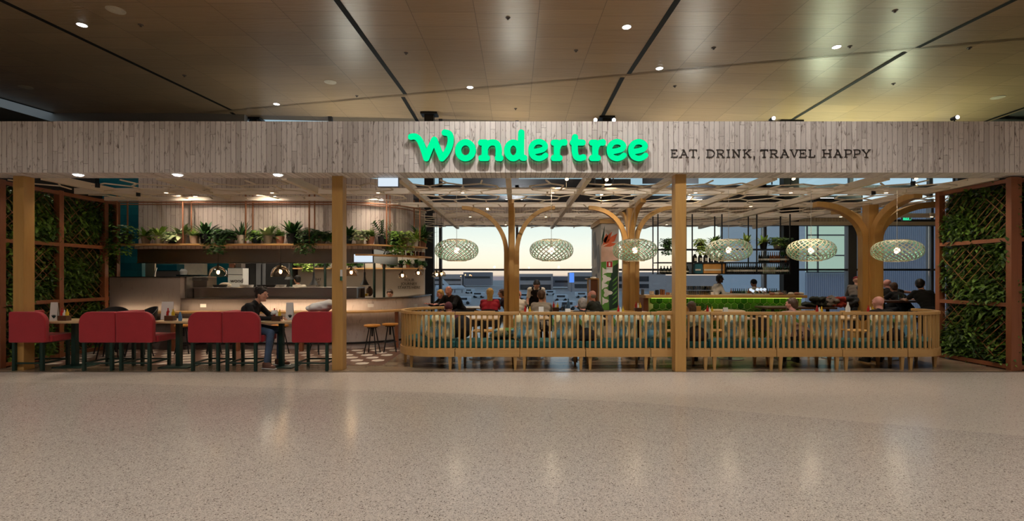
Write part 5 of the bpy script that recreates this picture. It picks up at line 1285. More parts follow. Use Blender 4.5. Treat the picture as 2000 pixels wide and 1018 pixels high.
o = fuse(MB().ell((0,0,.05), (.05,.05,.04)).ell((.03,0,.07), (.03,.03,.03)).ell((-.02,.02,.075), (.03,.03,.025)), 'napkin_bundle', M['paper'], None, .008, 2, (.01, 30)); o.location = (PX(541, 8.0)-.05, 8.0, Tz+.08); tag(o, 'crumpled white napkins in front of the seated man', 'napkins')
o = fuse(MB().ell((0,0,.07), (.22,.14,.08)).ell((.10,0,.11), (.16,.12,.07)).ell((-.16,.02,.045), (.12,.1,.05)), 'jacket_bundle', M['paper'], None, .012, 2, (.035, 9)); o.location = (PX(628, 8.0), 8.02, .93); tag(o, 'crumpled white jacket lying on the red seat beside the middle post', 'jacket')
# ------------------------------------------------------------ stools at the ledge, black chairs
st = thing('bar_stool', 'round honey wood stool with black splayed legs under the ledge', 'stool', (0,0,0), 'stools at the timber ledge')
MB().lathe([(.15, .53), (.158, .54), (.158, .562), (.15, .568)], 24).build('seat', M['stoolseat'], st, True)
mb = MB().cyl((0,0,.34), (0,0,.53), .018, 8); mb.lathe([(.1, .505), (.1, .528)], 16); mb.build('screw_post', M['black'], st)
for a in range(4):
    q = pi/4+a*pi/2; MB().cyl((.06*cos(q), .06*sin(q), .52), (.17*cos(q), .17*sin(q), 0), .011, 8).build('leg', M['black'], st)
MB().tube([(.125*cos(2*pi*i/20), .125*sin(2*pi*i/20), .2) for i in range(20)], .007, 6, closed=True).build('foot_ring', M['black'], st)
ul = ['at the far left behind the second red seat', 'left of the fourth red seat', 'between the fourth red seat and the man', 'just behind the man and table', 'behind the seat with the white bundle', 'first right of the middle post', 'second right of the middle post', 'close to the curved bench']
for i, (x, Y) in enumerate(((205, 9.5), (359, 9.5), (418, 9.5), (547, 9.5), (622, 9.5), (727, 9.5), (762, 9.75), (798, 10.4))):
    o = st if i == 0 else dup(st, (0,0,0), .3*i)
    o.location = (PX(x, Y), Y, 0); o['label'] = 'honey topped stool with black splayed legs '+ul[i]
def tub(name, lab, mat, leg, cat='chair', grp=None, sh=.44, bh=.36, arms=True, w=.27):
    t = thing(name, lab, cat, (0,0,0), grp)
    MB().lathe([(w*.75, sh-.04), (w*.92, sh-.01), (w*.9, sh+.02), (.001, sh+.01)], 20).build('seat', mat, t, True)
    mb = MB(); n = 18; vs = []
    for i in range(n+1):
        a = pi*(-.08)+(pi*1.16)*i/n; h = bh*(.45+.55*max(0, sin(max(0, min(pi, a))))**.8) if arms else bh*max(.05, sin(max(0.0, min(pi, a)))**.5)
        for rr, z in ((w*.86, sh-.02), (w*1.0, sh+h), (w*1.0+.018, sh+h), (w*.86+.02, sh-.02)):
            vs.append((rr*cos(a)*-1, -rr*sin(a)*1.0, z))
    fs = []
    for i in range(n):
        for j in range(4): fs.append((4*i+j, 4*i+(j+1) % 4, 4*i+4+(j+1) % 4, 4*i+4+j))
    fs += [(3,2,1,0), (4*n, 4*n+1, 4*n+2, 4*n+3)]
    mb.add(vs, fs); mb.build('backrest', mat, t, True)
    for q in range(4):
        a = pi/4+q*pi/2; MB().cyl((.12*cos(a), .12*sin(a), sh-.03), (.23*cos(a), .23*sin(a), 0), .014, 8, .010).build('leg', leg, t)
    return t
bc = tub('tub_chair', 'black moulded tub chair', M['blackmatt'], M['black'], grp='black tub chairs behind the red seats')
for i, (x, Y, rz, lab) in enumerate(((216, 9.0, .4, 'black tub chair seen above the second red seat'), (272, 9.1, -.5, 'black tub chair seen above the third red seat'))):
    o = bc if i == 0 else dup(bc, (0,0,0)); o.location = (PX(x, Y), Y, 0); o.rotation_euler = (0, 0, rz+pi); o['label'] = lab; o.scale = (1.0, 1.0, 1.17)
gc = tub('tub_chair', 'x', M['charcoal'], M['darkwood'], grp='dark tub chairs in the dining area')
wc = thing('dining_chair', 'x', 'chair', (0,0,0), 'timber dining chairs')
MB().box(-.21, .21, -.2, .2, .43, .455).build('seat', M['timber_x'], wc, bevel=.01)
MB().box(-.21, .21, -.225, -.20, .62, .82).build('backrest', M['timber_x'], wc, bevel=.008)
for x, y in ((-.18, -.2), (.18, -.2)): MB().bar((x, y, .64), (x*1.1, y*.95, 0), .034, .034, (0,1,0), .028, .028).build('leg', M['timber_z'], wc)
for x, y in ((-.18, .18), (.18, .18)): MB().bar((x, y, .44), (x*1.15, y*1.1, 0), .034, .034, (0,1,0), .026, .026).build('leg', M['timber_z'], wc)
# tables of the dining area
tb = thing('dining_table', 'x', 'table', (0,0,0), 'dining tables behind the bench')
MB().box(-.33, .33, -.33, .33, .735, .765).build('tabletop', M['tabletop'], tb, bevel=.01)
MB().cyl((0,0,.02), (0,0,.735), .035, 12).build('pedestal', M['black'], tb)
MB().lathe([(.24, 0), (.24, .012), (.03, .03)], 24).build('base_plate', M['steel'], tb, True)
rt = thing('round_table', 'round timber table near the green bar', 'table', (0,0,0), 'round timber tables')
MB().lathe([(.38, .755), (.40, .765), (.40, .785), (.39, .79)], 32).build('tabletop', M['tabletop'], rt, True)
MB().cyl((0,0,.02), (0,0,.755), .04, 12).build('pedestal', M['black'], rt)
MB().lathe([(.26, 0), (.26, .012), (.03, .03)], 24).build('base_plate', M['black'], rt, True)
TB = [(-.62, 8.95, 'behind the second bench module from the left'), (.28, 8.95, 'behind the bench in front of the grey shirted diner'), (1.28, 8.95, 'behind the bench below the mural pillar'), (2.25, 8.95, 'behind the bench left of the front post'), (3.05, 8.95, 'behind the bench, half hidden by the front post'), (3.95, 8.95, 'behind the bench with a white dispenser'), (4.95, 8.95, 'in front of the grey shirted man'), (5.9, 8.95, 'below the pile of coats'), (6.75, 8.95, 'in front of the bald man in black'),
      (-1.0, 11.9, 'by the window next to the woman in red'), (.55, 10.6, 'where the waiter bends over'), (1.45, 10.4, 'covered with bottles left of the mural pillar')]
tl_ = []
for i, (x, y, lab) in enumerate(TB):
    o = tb if i == 0 else dup(tb, (0,0,0)); o.location = (x, y, 0); o['label'] = 'small square dining table '+lab
for i, (x, y, lab) in enumerate(((4.45, 10.35, 'round timber table in front of the green tiles'), (2.3, 9.9, 'round timber table left of the green bar end'))):
    o = rt if i == 0 else dup(rt, (0,0,0)); o.location = (x, y, 0); o['label'] = lab
CHS = [(-.62, 9.55, pi, 'w', 'behind the second bench module'), (.28, 9.6, pi, 'w', 'behind the waiter side table'), (1.28, 9.6, pi, 'w', 'below the mural pillar'), (2.25, 9.6, pi, 'w', 'left of the front post'), (3.05, 9.55, pi, 'w', 'behind the front post'), (3.95, 9.6, pi, 'w', 'behind the table with the white dispenser'),
       (5.9, 9.65, pi, 'w', 'below the pile of coats'), (6.75, 9.6, pi, 'w', 'behind the bald man'), (-1.0, 10.9, 0, 'g', 'with an empty back left of the woman in red'), (-.58, 10.85, 0, 'g', 'that the woman in red sits on'), (.2, 11.35, pi, 'g', 'right of the first timber tree'),
       (.56, 9.95, 0, 'g', 'that the grey shirted diner sits on'), (3.7, 9.9, .6, 'g', 'right of the front post'), (5.2, 10.05, -.5, 'g', 'left of the grey shirted man near the tiles'), (6.1, 10.2, 1.0, 'g', 'under the pile of coats'), (4.1, 11.1, pi, 'w', 'close to the green tiles'), (-1.75, 10.6, 1.2, 'g', 'at the curved counter end')]
fw = fg = None
for x, y, rz, kd, lab in CHS:
    if kd == 'w': o = wc if fw is None else dup(wc, (0,0,0)); fw = 1; pre = 'timber dining chair '
    else: o = gc if fg is None else dup(gc, (0,0,0)); fg = 1; pre = 'dark tub chair '
    o.location = (x, y, 0); o.rotation_euler = (0, 0, rz); o['label'] = pre+lab
# high communal table at right
t = thing('high_table', 'dark high table piled with coats right of the green bar', 'table', (5.95, 10.75, 0))
MB().box(5.45, 6.95, 10.5, 11.1, .80, .84).build('tabletop', M['darkwood'], t, bevel=.006)
for x in (5.6, 6.8):
    for y in (10.6, 11.0): MB().box(x-.025, x+.025, y-.025, y+.025, 0, .80).build('leg', M['black'], t)
t = thing('high_table', 'long dark high counter by the right windows with drink glasses', 'table', (9.2, 11.2, 0))
MB().box(8.2, 10.2, 10.9, 11.4, .92, .96).build('tabletop', M['darkwood'], t, bevel=.006)
for x in (8.4, 10.0): MB().box(x-.03, x+.03, 11.1, 11.2, 0, .92).build('leg', M['black'], t)
for x, mt, rx, lab in ((1588, 'greenjkt', .24, 'dark green coat heaped at the left of the high table'), (1616, 'applegreen', .22, 'brown grey coat in the middle of the heap on the high table'), (1640, 'orangecloth', .2, 'rust orange coat on top of the heap on the high table'), (1660, 'charcoal', .16, 'black coat at the right of the heap by the timber tree')):
    D = 10.7; cm = MB(); random.seed(int(x))
    for _ in range(9): cm.ell((random.uniform(-rx, rx), random.uniform(-.12, .12), random.uniform(.03, .19)), (random.uniform(.07, .16), random.uniform(.05, .12), random.uniform(.025, .06)), Matrix.Rotation(random.uniform(-.7, .7), 3, random.choice('XYZ')))
    cm.ell((0, 0, .05), (rx, .17, .06)); o = fuse(cm, 'coat', M[mt], None, .011, 2, (.035, 14)); o.location = (PX(x, D), D+random.uniform(-.03, .03), .845); tag(o, lab, 'coat', 'coats heaped on the high table')
gl2 = MB().lathe([(.03, 0), (.036, .13), (.034, .13), (.028, .008)], 12).build('drinking_glass', M['glass_ware'])
TT = [(1758, 11.1, .961), (1764, 11.1, .961), (1821, 11.1, .961), (1829, 11.1, .961), (1105, 10.4, .766), (1100, 10.45, .766), (968, 11.9, .766), (975, 11.9, .766), (1040, 10.6, .766), (1032, 10.65, .766)]
ul = ['left on the far right high counter', 'second on the far right high counter', 'third on the far right high counter', 'last on the far right high counter', 'among the bottles left of the mural pillar', 'beside another glass left of the mural pillar', 'on the window table right of the woman in red', 'second on the window table right of the woman in red', 'on the table in front of the waiter', 'at the left on the table in front of the waiter']
for i, (x, D, z) in enumerate(TT):
    o = gl2 if i == 0 else gl2.copy()
    if i: COL.objects.link(o)
    o.location = (PX(x, D), D, z); tag(o, 'clear drinking glass '+ul[i], 'glass', 'drinking glasses on the dining tables')
for i, (x, D, h, w_, lab) in enumerate(((1057, 8.95, .165, .09, 'upright white menu card on the table before the grey shirted diner'), (1109, 8.95, .13, .1, 'short white card on the table right of the grey shirted diner'), (1417, 8.95, .15, .09, 'white card stand on the table before the green tiles'), (1046, 8.9, .08, .09, 'low white card near the first timber tree'))):
    menu(PX(x, D), D, .766, lab, h+.02, w_, 0, 'cards on the dining tables')
for i, (x, D, z, lab) in enumerate(((1030, 8.95, .766, 'dark caddy right of the first timber tree'), (1085, 10.35, .766, 'caddy among bottles left of the mural pillar'), (1386, 8.95, .766, 'caddy with red sauce on the table right of the front post'), (1212, 8.95, .766, 'caddy on the table below the second timber tree'), (1246, 9.85, .791, 'caddy on the round table left of the green bar'), (1700, 8.95, .766, 'caddy on the table below the thick right hand tree'), (1600, 8.95, .766, 'caddy on the table below the coats'))):
    caddy(PX(x, D), D, z, lab)
for i, (x, D, lab) in enumerate(((1110, 10.4, 'tall clear water bottle left of the grey haired man'), (1656, 8.95, 'patterned water bottle in front of the coats'))):
    o = MB().lathe([(.035, 0), (.038, .02), (.038, .16), (.014, .23), (.014, .27)], 14).build('water_bottle', M['bluebottle' if i == 0 else 'paper'], None, True); o.location = (PX(x, D), D, .766); tag(o, lab, 'bottle')
    MB().lathe([(.016, .27), (.016, .285), (.001, .29)], 10).build('cap', M['white'], o)
# backpack beside the seat
o = fuse(MB().ell((0,0,.2), (.17,.1,.2)).ell((0,-.05,.14), (.13,.08,.12)), 'backpack', M['blackcloth'], None, .014, 3); o.location = (PX(903, 8.15), 8.17, .458); tag(o, 'black backpack on the bench beside the curved end', 'bag')
MB().tube([(-.03,0,.39), (-.03,0,.43), (.03,0,.43), (.03,0,.39)], .008, 6).build('handle', M['charcoal'], o)
# ------------------------------------------------------------ hanging signs, spots
t = thing('exit_sign', 'blank looking pale lit box sign under the fascia right of the middle post', 'sign', (PX(757, 7.95), 7.95, 2.9))
MB().box(PX(736.5, 7.9), PX(777.5, 7.9), 7.93, 7.98, PZ(365, 7.9), PZ(346, 7.9)).build('housing', M['grey'], t)
MB().box(PX(737.5, 7.9), PX(776.5, 7.9), 7.925, 7.93, PZ(363.5, 7.9), PZ(347, 7.9)).build('lit_face', M['exitface'], t)
MB().box(PX(757, 7.9)-.06, PX(757, 7.9)+.06, 7.93, 7.98, PZ(346, 7.9), 3.12).build('mount', M['black'], t)
t = thing('exit_sign', 'green and white running man exit sign high at the right windows', 'sign', (PX(1772, 13), 13, 3))
X0, X1, Z0, Z1 = PX(1763, 13), PX(1780, 13), PZ(431, 13), PZ(416, 13)
MB().box(X0, X1, 13, 13.06, Z0, Z1).build('housing', M['grey'], t); MB().box(X0+.01, X1-.01, 12.99, 13, Z0+.01, Z1-.01).build('lit_face', M['exitgreen'], t)
mb = MB(); cx_ = X0+(X1-X0)*.42; zc = (Z0+Z1)/2
mb.cyl((cx_, 12.988, zc+.06), (cx_, 12.985, zc+.06), .014, 10)
for a, b in (((0,.045),(-.01,0)),((-.01,0),(-.035,-.04)),((-.01,0),(.02,-.03)),((.02,-.03),(.015,-.06)),((0,.035),(.03,.02)),((0,.035),(-.03,.015))): mb.bar((cx_+a[0], 12.987, zc+a[1]), (cx_+b[0], 12.987, zc+b[1]), .012, .004, (0,1,0))
mb.box(X1-.07, X1-.02, 12.985, 12.99, Z0+.02, Z1-.02)
mb.build('running_figure', M['paper'], t); MB().cyl(((X0+X1)/2, 13.03, Z1), ((X0+X1)/2, 13.03, 3.3), .01, 6).build('stem', M['grey'], t)
# soffit downlights
for i, x in enumerate((153, 347, 543)):
    X = PX(x, 7.68); t = thing('soffit_downlight', ['bright round downlight in the fascia soffit above the leftmost red seat', 'bright round downlight in the fascia soffit above the second table', 'bright round downlight in the fascia soffit above the seated man'][i], 'downlight', (X, 7.68, 3.12), 'soffit downlights')
    MB().lathe([(.085, 0), (.085, -.008), (.07, -.008)], 20, (X, 7.68, 3.12)).build('rim', M['paper'], t); MB().lathe([(.068, 0), (.05, -.016), (.001, -.022)], 20, (X, 7.68, 3.112)).build('lens', M['disc'], t)
    lamp('SPOT', 'downlight_beam', (X, 7.70, 3.10), 60, (1, .78, .55), t, (X, 7.85, 0), spot_size=radians(85), spot_blend=.9, shadow_soft_size=.04)
# concourse ceiling downlights
def cpt(x, y): D = 4.5/((HY-y)/F-.064); return PX(x, D), D, 1.5+(HY-y)/F*D
def cpt2(x, y):
    D = cpt(x, y)[1]
    for _ in range(30):
        X = PX(x, D); z = cz(D) if D < foldy(X) else c2(X, D); D = .5*D+.5*(z-1.5)*F/(HY-y)
    return PX(x, D), D, (cz(D) if D < foldy(PX(x, D)) else c2(PX(x, D), D))
def ceil_light(lab, X, Y, Z, on, R=.10, e=0):
    t = thing('ceiling_downlight' if on else 'ceiling_speaker', lab, 'downlight' if on else 'ceiling speaker', (X, Y, Z), 'concourse ceiling downlights' if on else 'concourse ceiling speakers')
    MB().lathe([(R, 0), (R, -.012), (R*.85, -.012)], 22, (X, Y, Z)).build('rim', M['paper'] if on else M['cream_pot'], t); MB().lathe([(R*.84, -.013), (.001, -.02)], 22, (X, Y, Z)).build('lens', M['disc'] if on else M['cream_pot'], t)
    if e: lamp('SPOT', 'downlight_beam', (X, Y, Z-.05), e, (1, .93, .86), t, (X, Y, 0), spot_size=radians(125), spot_blend=1.0, shadow_soft_size=.1)
for x, y, lab in ((160, 48, 'lit ceiling downlight at the upper left'), (1224, 52, 'lit ceiling downlight left of the right centre black joint'), (1288, 133, 'lit ceiling downlight right of the right centre black joint'), (1634, 91, 'lit ceiling downlight at the upper right'), (918, 170, 'lit ceiling downlight above the glowing sign'), (540, 203, 'lit ceiling downlight just above the fascia left of centre')):
    ceil_light(lab, *cpt2(x, y), True, e=240)
for x, y, lab in ((226, 19, 'round unlit ceiling disc at the top left'), (50, 170, 'round unlit ceiling disc low at the far left'), (645, 160, 'round unlit ceiling disc left of centre'), (1949, 190, 'round unlit ceiling disc at the far right')): ceil_light(lab, *cpt2(x, y), False, R=.16)
k = 0
for x, y in ((275, 48), (1748, 20), (992, 34), (793, 103), (360, 147), (697, 187), (1125, 98), (1394, 93), (1660, 90), (1893, 93), (1745, 163), (1007, 212), (1318, 168)):
    X, Y, Z = cpt2(x, y); o = MB().lathe([(.05, 0), (.05, -.01), (.02, -.02), (.02, -.045), (.001, -.05)], 12).build('sprinkler_head', M['grey_pot']); o.location = (X, Y, Z)
    tag(o, 'tiny sprinkler head on the plywood concourse ceiling', 'sprinkler', 'ceiling sprinkler heads')
for Y in (-11, -5.5, -.5, 3.6):
    for X in (-12, -6.3, 0, 6.3, 12):
        t = thing('ceiling_downlight', 'round ceiling downlight of the concourse behind the viewer', 'downlight', (X, Y, cz(Y)), 'concourse ceiling downlights behind the view')
        MB().lathe([(.1, -.001), (.1, -.012), (.001, -.012)], 18, (X, Y, cz(Y))).build('lens', M['disc'], t)
        lamp('SPOT', 'downlight_beam', (X, Y, cz(Y)-.05), 540 if Y > 3 else 390, (1, .935, .87), t, (X, Y, 0), spot_size=radians(130), spot_blend=1.0, shadow_soft_size=.09)
for i, (X, Y, e) in enumerate(((.15, 5.15, 520), (3.6, 5.1, 300), (-2.6, 4.6, 120))):
    t = thing('ceiling_spotlight', 'round ceiling spotlight aimed at the fascia lettering from the concourse', 'spotlight', (X, Y, cz(Y)), 'ceiling spotlights aimed at the fascia')
    MB().cyl((X, Y, cz(Y)), (X, Y, cz(Y)-.06), .07, 18).build('housing', M['black'], t)
    lamp('SPOT', 'sign_beam', (X, Y, cz(Y)-.09), e, (1, .94, .88), t, (X+.3, 7.5, 3.5), spot_size=radians(80), spot_blend=.8, shadow_soft_size=.03)
# uplights on top of the shopfront
for i, (x, y, lab, rot) in enumerate(((1163, 234.5, 'small bright spotlight on top of the fascia left of the dark column', 0), (1199, 234.5, 'small bright spotlight on top of the fascia right of the dark column', 0), (1511, 231, 'small bright spotlight on top of the fascia above the tagline end', 0), (1870, 229, 'small bright spotlight on top of the fascia at the far right', 0))):
    D = 8.9; X, Z = PX(x, D), PZ(y, D); t = thing('roof_spotlight', lab, 'spotlight', (X, D, 3.66), 'spotlights above the fascia')
    MB().cyl((X, D+.12, Z), (X, D, Z), .03, 14, .04).build('head', M['black'], t); MB().cyl((X, D-.001, Z), (X, D-.006, Z), .032, 14).build('lens', M['disc'], t)
    MB().cyl((X, D+.06, 3.2), (X, D+.06, Z-.03), .012, 8).build('stem', M['black'], t)
UL = ['left of the sign', 'behind the glowing sign', 'right of the glowing sign', 'above the end of the tagline', 'at the far right']
for i, X in enumerate((-5.3, -.05, 5.8, 9.9, 12.2)):
    t = thing('roof_uplight', 'uplight standing on the restaurant roof '+UL[i], 'uplight', (X, 15.9 if i < 3 else 15.6, 3.95), 'uplights on the roof'); y_ = t.location[1]
    MB().box(X-.3, X+.3, y_-.06, y_+.06, 3.95, 4.02).build('housing', M['black'], t); MB().box(X-.28, X+.28, y_-.05, y_+.05, 4.021, 4.026).build('lens', M['disc'], t)
    MB().box(X-.02, X+.02, y_-.02, 16.2, 3.90, 3.95).build('bracket', M['black'], t)
    lamp('AREA', 'uplight_beam', (X, y_, 4.05), (60, 60, 60, 90, 80)[i], (1, 1, .86) if i < 3 else (.86, 1, .66), t, (X, y_, 9), shape='RECTANGLE', size=.6, size_y=.12)
# track spots in the trellis
SPT = [(1107, 350, 8.5), (1185, 351, 8.4), (1550, 349, 8.3), (1789, 349, 8.3), (1345, 379, 9.8), (1175, 380, 9.8), (952, 408, 11.6), (1690, 378, 9.6)]
SPN = ['above the second woven lamp', 'between the second and third woven lamp', 'above the bottle rack front', 'above the right end', 'right of the front post', 'left above the second tree', 'inside the left arch of the first tree', 'above the thick right hand tree']
TGT = [(-.1, 11, 1.6), (2.6, 11, 1.8), (5.5, 9.2, .7), (7.66, 10.5, 1.8), (5.0, 12.6, 1.8), (2.5, 13, 1.8), (-.1, 11, 1.5), (6.6, 9, .8)]
for i, (x, y, D) in enumerate(SPT):
    X, Z = PX(x, D), PZ(y, D); t = thing('track_spotlight', 'small bright spotlight in the trellis ceiling '+SPN[i], 'spotlight', (X, D, Z), 'spotlights in the trellis ceiling')
    MB().cyl((X, D, Z), (X, D+.09, Z+.09), .034, 14).build('head', M['black'], t); MB().cyl((X, D-.004, Z-.004), (X, D, Z), .028, 14).build('lens', M['bulbp'], t); MB().cyl((X, D+.09, 3.09), (X, D+.09, Z+.09), .008, 6).build('stem', M['black'], t)
    lamp('SPOT', 'spot_beam', (X, D-.02, Z-.03), 75, (1, .76, .48), t, TGT[i], spot_size=radians(50), spot_blend=.7, shadow_soft_size=.03)
# warm can lights added on the cross beams to brighten the interior
HL = [(-6.6, 9.19), (-4.6, 9.19), (-2.6, 9.19), (-1.0, 9.19), (.7, 9.19), (3.4, 9.19), (5.2, 9.19), (7.0, 9.19), (-1.2, 12.86), (.8, 12.86), (3.7, 10.96), (5.3, 10.96), (8.6, 12.86), (11, 12.86), (-.3, 14.81), (4.6, 14.81)]
HN = ['above the second and third red seats', 'above the seated man', 'right of the middle post', 'above the curved bench end', 'between the first two timber trees, front row', 'just right of the front post', 'above the bottle rack front', 'left of the right living wall', 'behind the first timber tree at left', 'behind the waiter', 'in front of the green bar at left', 'in front of the green bar at right', 'behind the thick right tree', 'near the far right window', 'close to the windows behind the first tree', 'close to the windows behind the bar']
for i, (X, Y) in enumerate(HL):
    t = thing('added_can_light', 'added warm can light behind a cross beam '+HN[i], 'downlight', (X, Y, 3.1), 'added can lights on the cross beams')
    MB().cyl((X, Y, 3.09), (X, Y, 3.19), .045, 14).build('can', M['white_x'], t); MB().cyl((X, Y, 3.082), (X, Y, 3.088), .030, 14).build('lens', M['canlens'], t); MB().box(X-.01, X+.01, Y, Y+.065, 3.13, 3.15).build('bracket', M['black'], t)
    lamp('SPOT', 'added_can_beam', (X, Y, 3.07), (105 if X < -2 else 60) if Y < 10 else 46, (1, .80, .58), t, (X, Y, 0), spot_size=radians(110), spot_blend=1, shadow_soft_size=.05)
# wall washers onto the planked kitchen bulkhead and plants
for i, x in enumerate((395, 543, 700)):
    X = PX(x, 10.3) if i < 2 else -2.9; Y = 10.2 if i < 2 else 10.6
    t = thing('wall_washer', 'bright round light above the planked kitchen wall '+['left', 'centre', 'right of the middle post'][i], 'downlight', (X, Y, 3.2), 'wall washers over the kitchen')
    MB().lathe([(.045, .02), (.045, 0), (.001, -.001)], 18, (X, Y-.1, 3.16)).build('lens', M['disc'], t)
    lamp('SPOT', 'washer_beam', (X, Y-.75, 3.06), 40, (1, .84, .66), t, (X, Y+.3, 2.3), spot_size=radians(120), spot_blend=.9, shadow_soft_size=.03)
for X in (-5.9, -3.9): lamp('AREA', 'kitchen_light', (X, 12.7, 2.55), 24, (1, .86, .66), bpy.data.objects['extraction_hood'], (X, 12.7, 0), shape='RECTANGLE', size=1.0, size_y=.3)
# ------------------------------------------------------------ people
def build_person(lab, J, st):
    s = J.get('s', 1.0); root = thing('person', lab, 'person', (J['hip'][0], J['hip'][1], 0), None)
    v = {k: V(p) for k, p in J.items() if isinstance(p, (tuple, V))}
    skin = M[st.get('skin', 'skin')]; vox = st.get('vox', .011); fwd = v['fwd'].normalized(); lat = V((fwd.y, -fwd.x, 0)).normalized()   # lat = person's right
    hf = v['look'].normalized(); hl = V((hf.y, -hf.x, 0)).normalized(); hu = hl.cross(hf).normalized()
    hrot = Matrix((hl, hf, hu)).transposed()
    H = v['head']; N = v['neck']
    def hp(x, y, z): return H+(hl*x+hf*y+hu*z)*s
    def torso(mb, g):
        hips, mid, ch = v['hip'], v['mid'], v['chest']
        for c, w_, r in ((hips, .085, .098), (hips*.5+mid*.5, .07, .098), (mid, .07, .098), (mid*.5+ch*.5, .09, .102), (ch, .105, .098), (ch*.45+N*.55, .10, .066)):
            mb.cap(c-lat*w_*s*st.get('wide', 1), c+lat*w_*s*st.get('wide', 1), (r+g)*s*st.get('wide', 1))
        for q in ('shL', 'shR'): mb.cap(v[q], N*.75+ch*.25, (.058+g)*s, (.05+g)*s)
        mb.cap(hips, mid, (.11+g)*s); mb.cap(mid, ch, (.11+g)*s, (.115+g)*s)
    body = MB(); torso(body, -.014)
    body.cap(N-(H-N)*.15, H, .052*s, .05*s)
    body.ell(H, (.072*s, .088*s, .10*s), hrot); body.ell(hp(0, .022, -.055), (.052*s, .062*s, .062*s), hrot); body.ell(hp(0, -.02, .02), (.075*s, .085*s, .085*s), hrot)
    body.cap(hp(0, .082, .015), hp(0, .106, -.022), .010*s, .015*s)
    body.ell(hp(0, .070, -.092), (.022*s, .018*s, .018*s), hrot); body.cap(hp(-.035, .078, .03), hp(.035, .078, .03), .012*s)
    for g in (1, -1): body.ell(hp(g*.076, -.002, -.005), (.012*s, .022*s, .033*s), hrot); body.ell(hp(g*.038, .062, -.022), (.022*s, .018*s, .02*s), hrot)
    for q in 'LR':
        sh, e, w = v['sh'+q], v['el'+q], v['wr'+q]
        body.cap(sh, e, .042*s, .036*s); body.cap(e, w, .036*s, .024*s)
        d = (w-e).normalized(); dn = v.get('hd'+q, d).normalized(); up = V(J.get('hn', (0,0,1))); sd = dn.cross(up)
        if sd.length < .2: sd = dn.cross(fwd)
        sd.normalize(); nn = sd.cross(dn).normalized()
        pc = w+dn*.045*s; body.cap(w+sd*.014*s, pc+dn*.035*s+sd*.024*s, .017*s, .014*s); body.cap(w-sd*.014*s, pc+dn*.035*s-sd*.024*s, .017*s, .014*s); body.cap(w, pc+dn*.038*s, .018*s, .015*s)
        for i, (o, L) in enumerate(((-.031, .062), (-.0105, .074), (.0105, .078), (.031, .070))):
            b = pc+dn*.042*s+sd*o*s; m_ = b+(dn*L*.5-nn*.006)*s; t_ = m_+(dn*L*.42-nn*(.02+.004*i))*s
            body.cap(b, m_, .0092*s, .0085*s, 8); body.cap(m_, t_, .0085*s, .0072*s, 8)
        ts = 1 if q == 'L' else -1
        b = w+dn*.02*s+sd*.022*ts*s; m_ = b+(dn*.03+sd*.028*ts-nn*.006)*s; body.cap(b, m_, .012*s, .010*s, 8); body.cap(m_, m_+(dn*.03+sd*.006*ts-nn*.008)*s, .010*s, .008*s, 8)
        hip, kn, an = v['hip'+q], v['kn'+q], v['an'+q]
        body.cap(hip, kn, .062*s, .045*s); body.cap(kn, an, .044*s, .032*s); body.cap(an-V((0,0,.03*s)), an+(v['toe'+q]-an)*.8, .03*s, .024*s)
    b = fuse(body, 'body', skin, root, st.get('bvox', .0085), 2)
    for g in (1, -1):
        MB().ell(hp(g*.03, .079, .008), (.010*s, .006*s, .006*s), hrot, 10, 6).build('eye', M['eye'], root, True)
    MB().ell(hp(0, .086, -.052), (.022*s, .008*s, .006*s), hrot, 10, 6).build('lips', M['lips'], root, True)
    # hair
    hk = st.get('hair', 'short')
    if hk not in ('bald',):
        h = MB()
        if hk == 'balding': h.ell(hp(0, -.035, -.01), (.082*s, .07*s, .07*s), hrot)
        elif hk == 'cap':
            h.ell(hp(0, .0, .045), (.088*s, .105*s, .075*s), hrot); h.ell(hp(0, .10, .045), (.065*s, .06*s, .010*s), hrot)
        elif hk == 'beanie': h.ell(hp(0, -.012, .03), (.088*s, .10*s, .10*s), hrot)
        else:
            h.ell(hp(0, -.022, .030), (.084*s, .092*s, .096*s), hrot); h.ell(hp(0, -.055, -.02), (.070*s, .055*s, .07*s), hrot); h.ell(hp(0, .018, .082), (.064*s, .058*s, .028*s), hrot)
            for g in (1, -1): h.ell(hp(g*.07, -.005, .035), (.018*s, .035*s, .045*s), hrot)
            if hk == 'long':
                for g in (-.035, 0, .035): h.cap(hp(g, -.07, .0), hp(g*1.2, -.085, -.26), .038*s, .018*s)
            if hk == 'bun': h.ell(hp(0, -.09, .07), (.035*s, .035*s, .035*s), hrot)
            if hk == 'tousled':
                for i in range(14):
                    a = i*2.4; h.ell(hp(.060*cos(a), -.03+.062*sin(a), .078+.03*sin(i*1.7)), (.036*s, .038*s, .036*s), hrot)
        fuse(h, {'cap': 'cap', 'beanie': 'head_cover'}.get(hk, 'hair'), M[st.get('hairc', 'hair_b')], root, .008, 2, (.004, 60) if hk not in ('cap', 'beanie') else None)
    # shirt
    sh = MB(); torso(sh, .006)
    for q in 'LR':
        a, e, w = v['sh'+q], v['el'+q], v['wr'+q]
        if st.get('sleeve', 'long') == 'long': sh.cap(a, e, .056*s, .05*s); sh.cap(e, e+(w-e)*.93, .05*s, .036*s)
        else: sh.cap(a, a+(e-a)*.62, .058*s, .056*s)
    if st.get('collar', 1): sh.cap(N-lat*.03*s, N+lat*.03*s, .056*s)
    fuse(sh, 'shirt', M[st.get('shirt', 'navy')], root, vox, 3, (.008, 9))
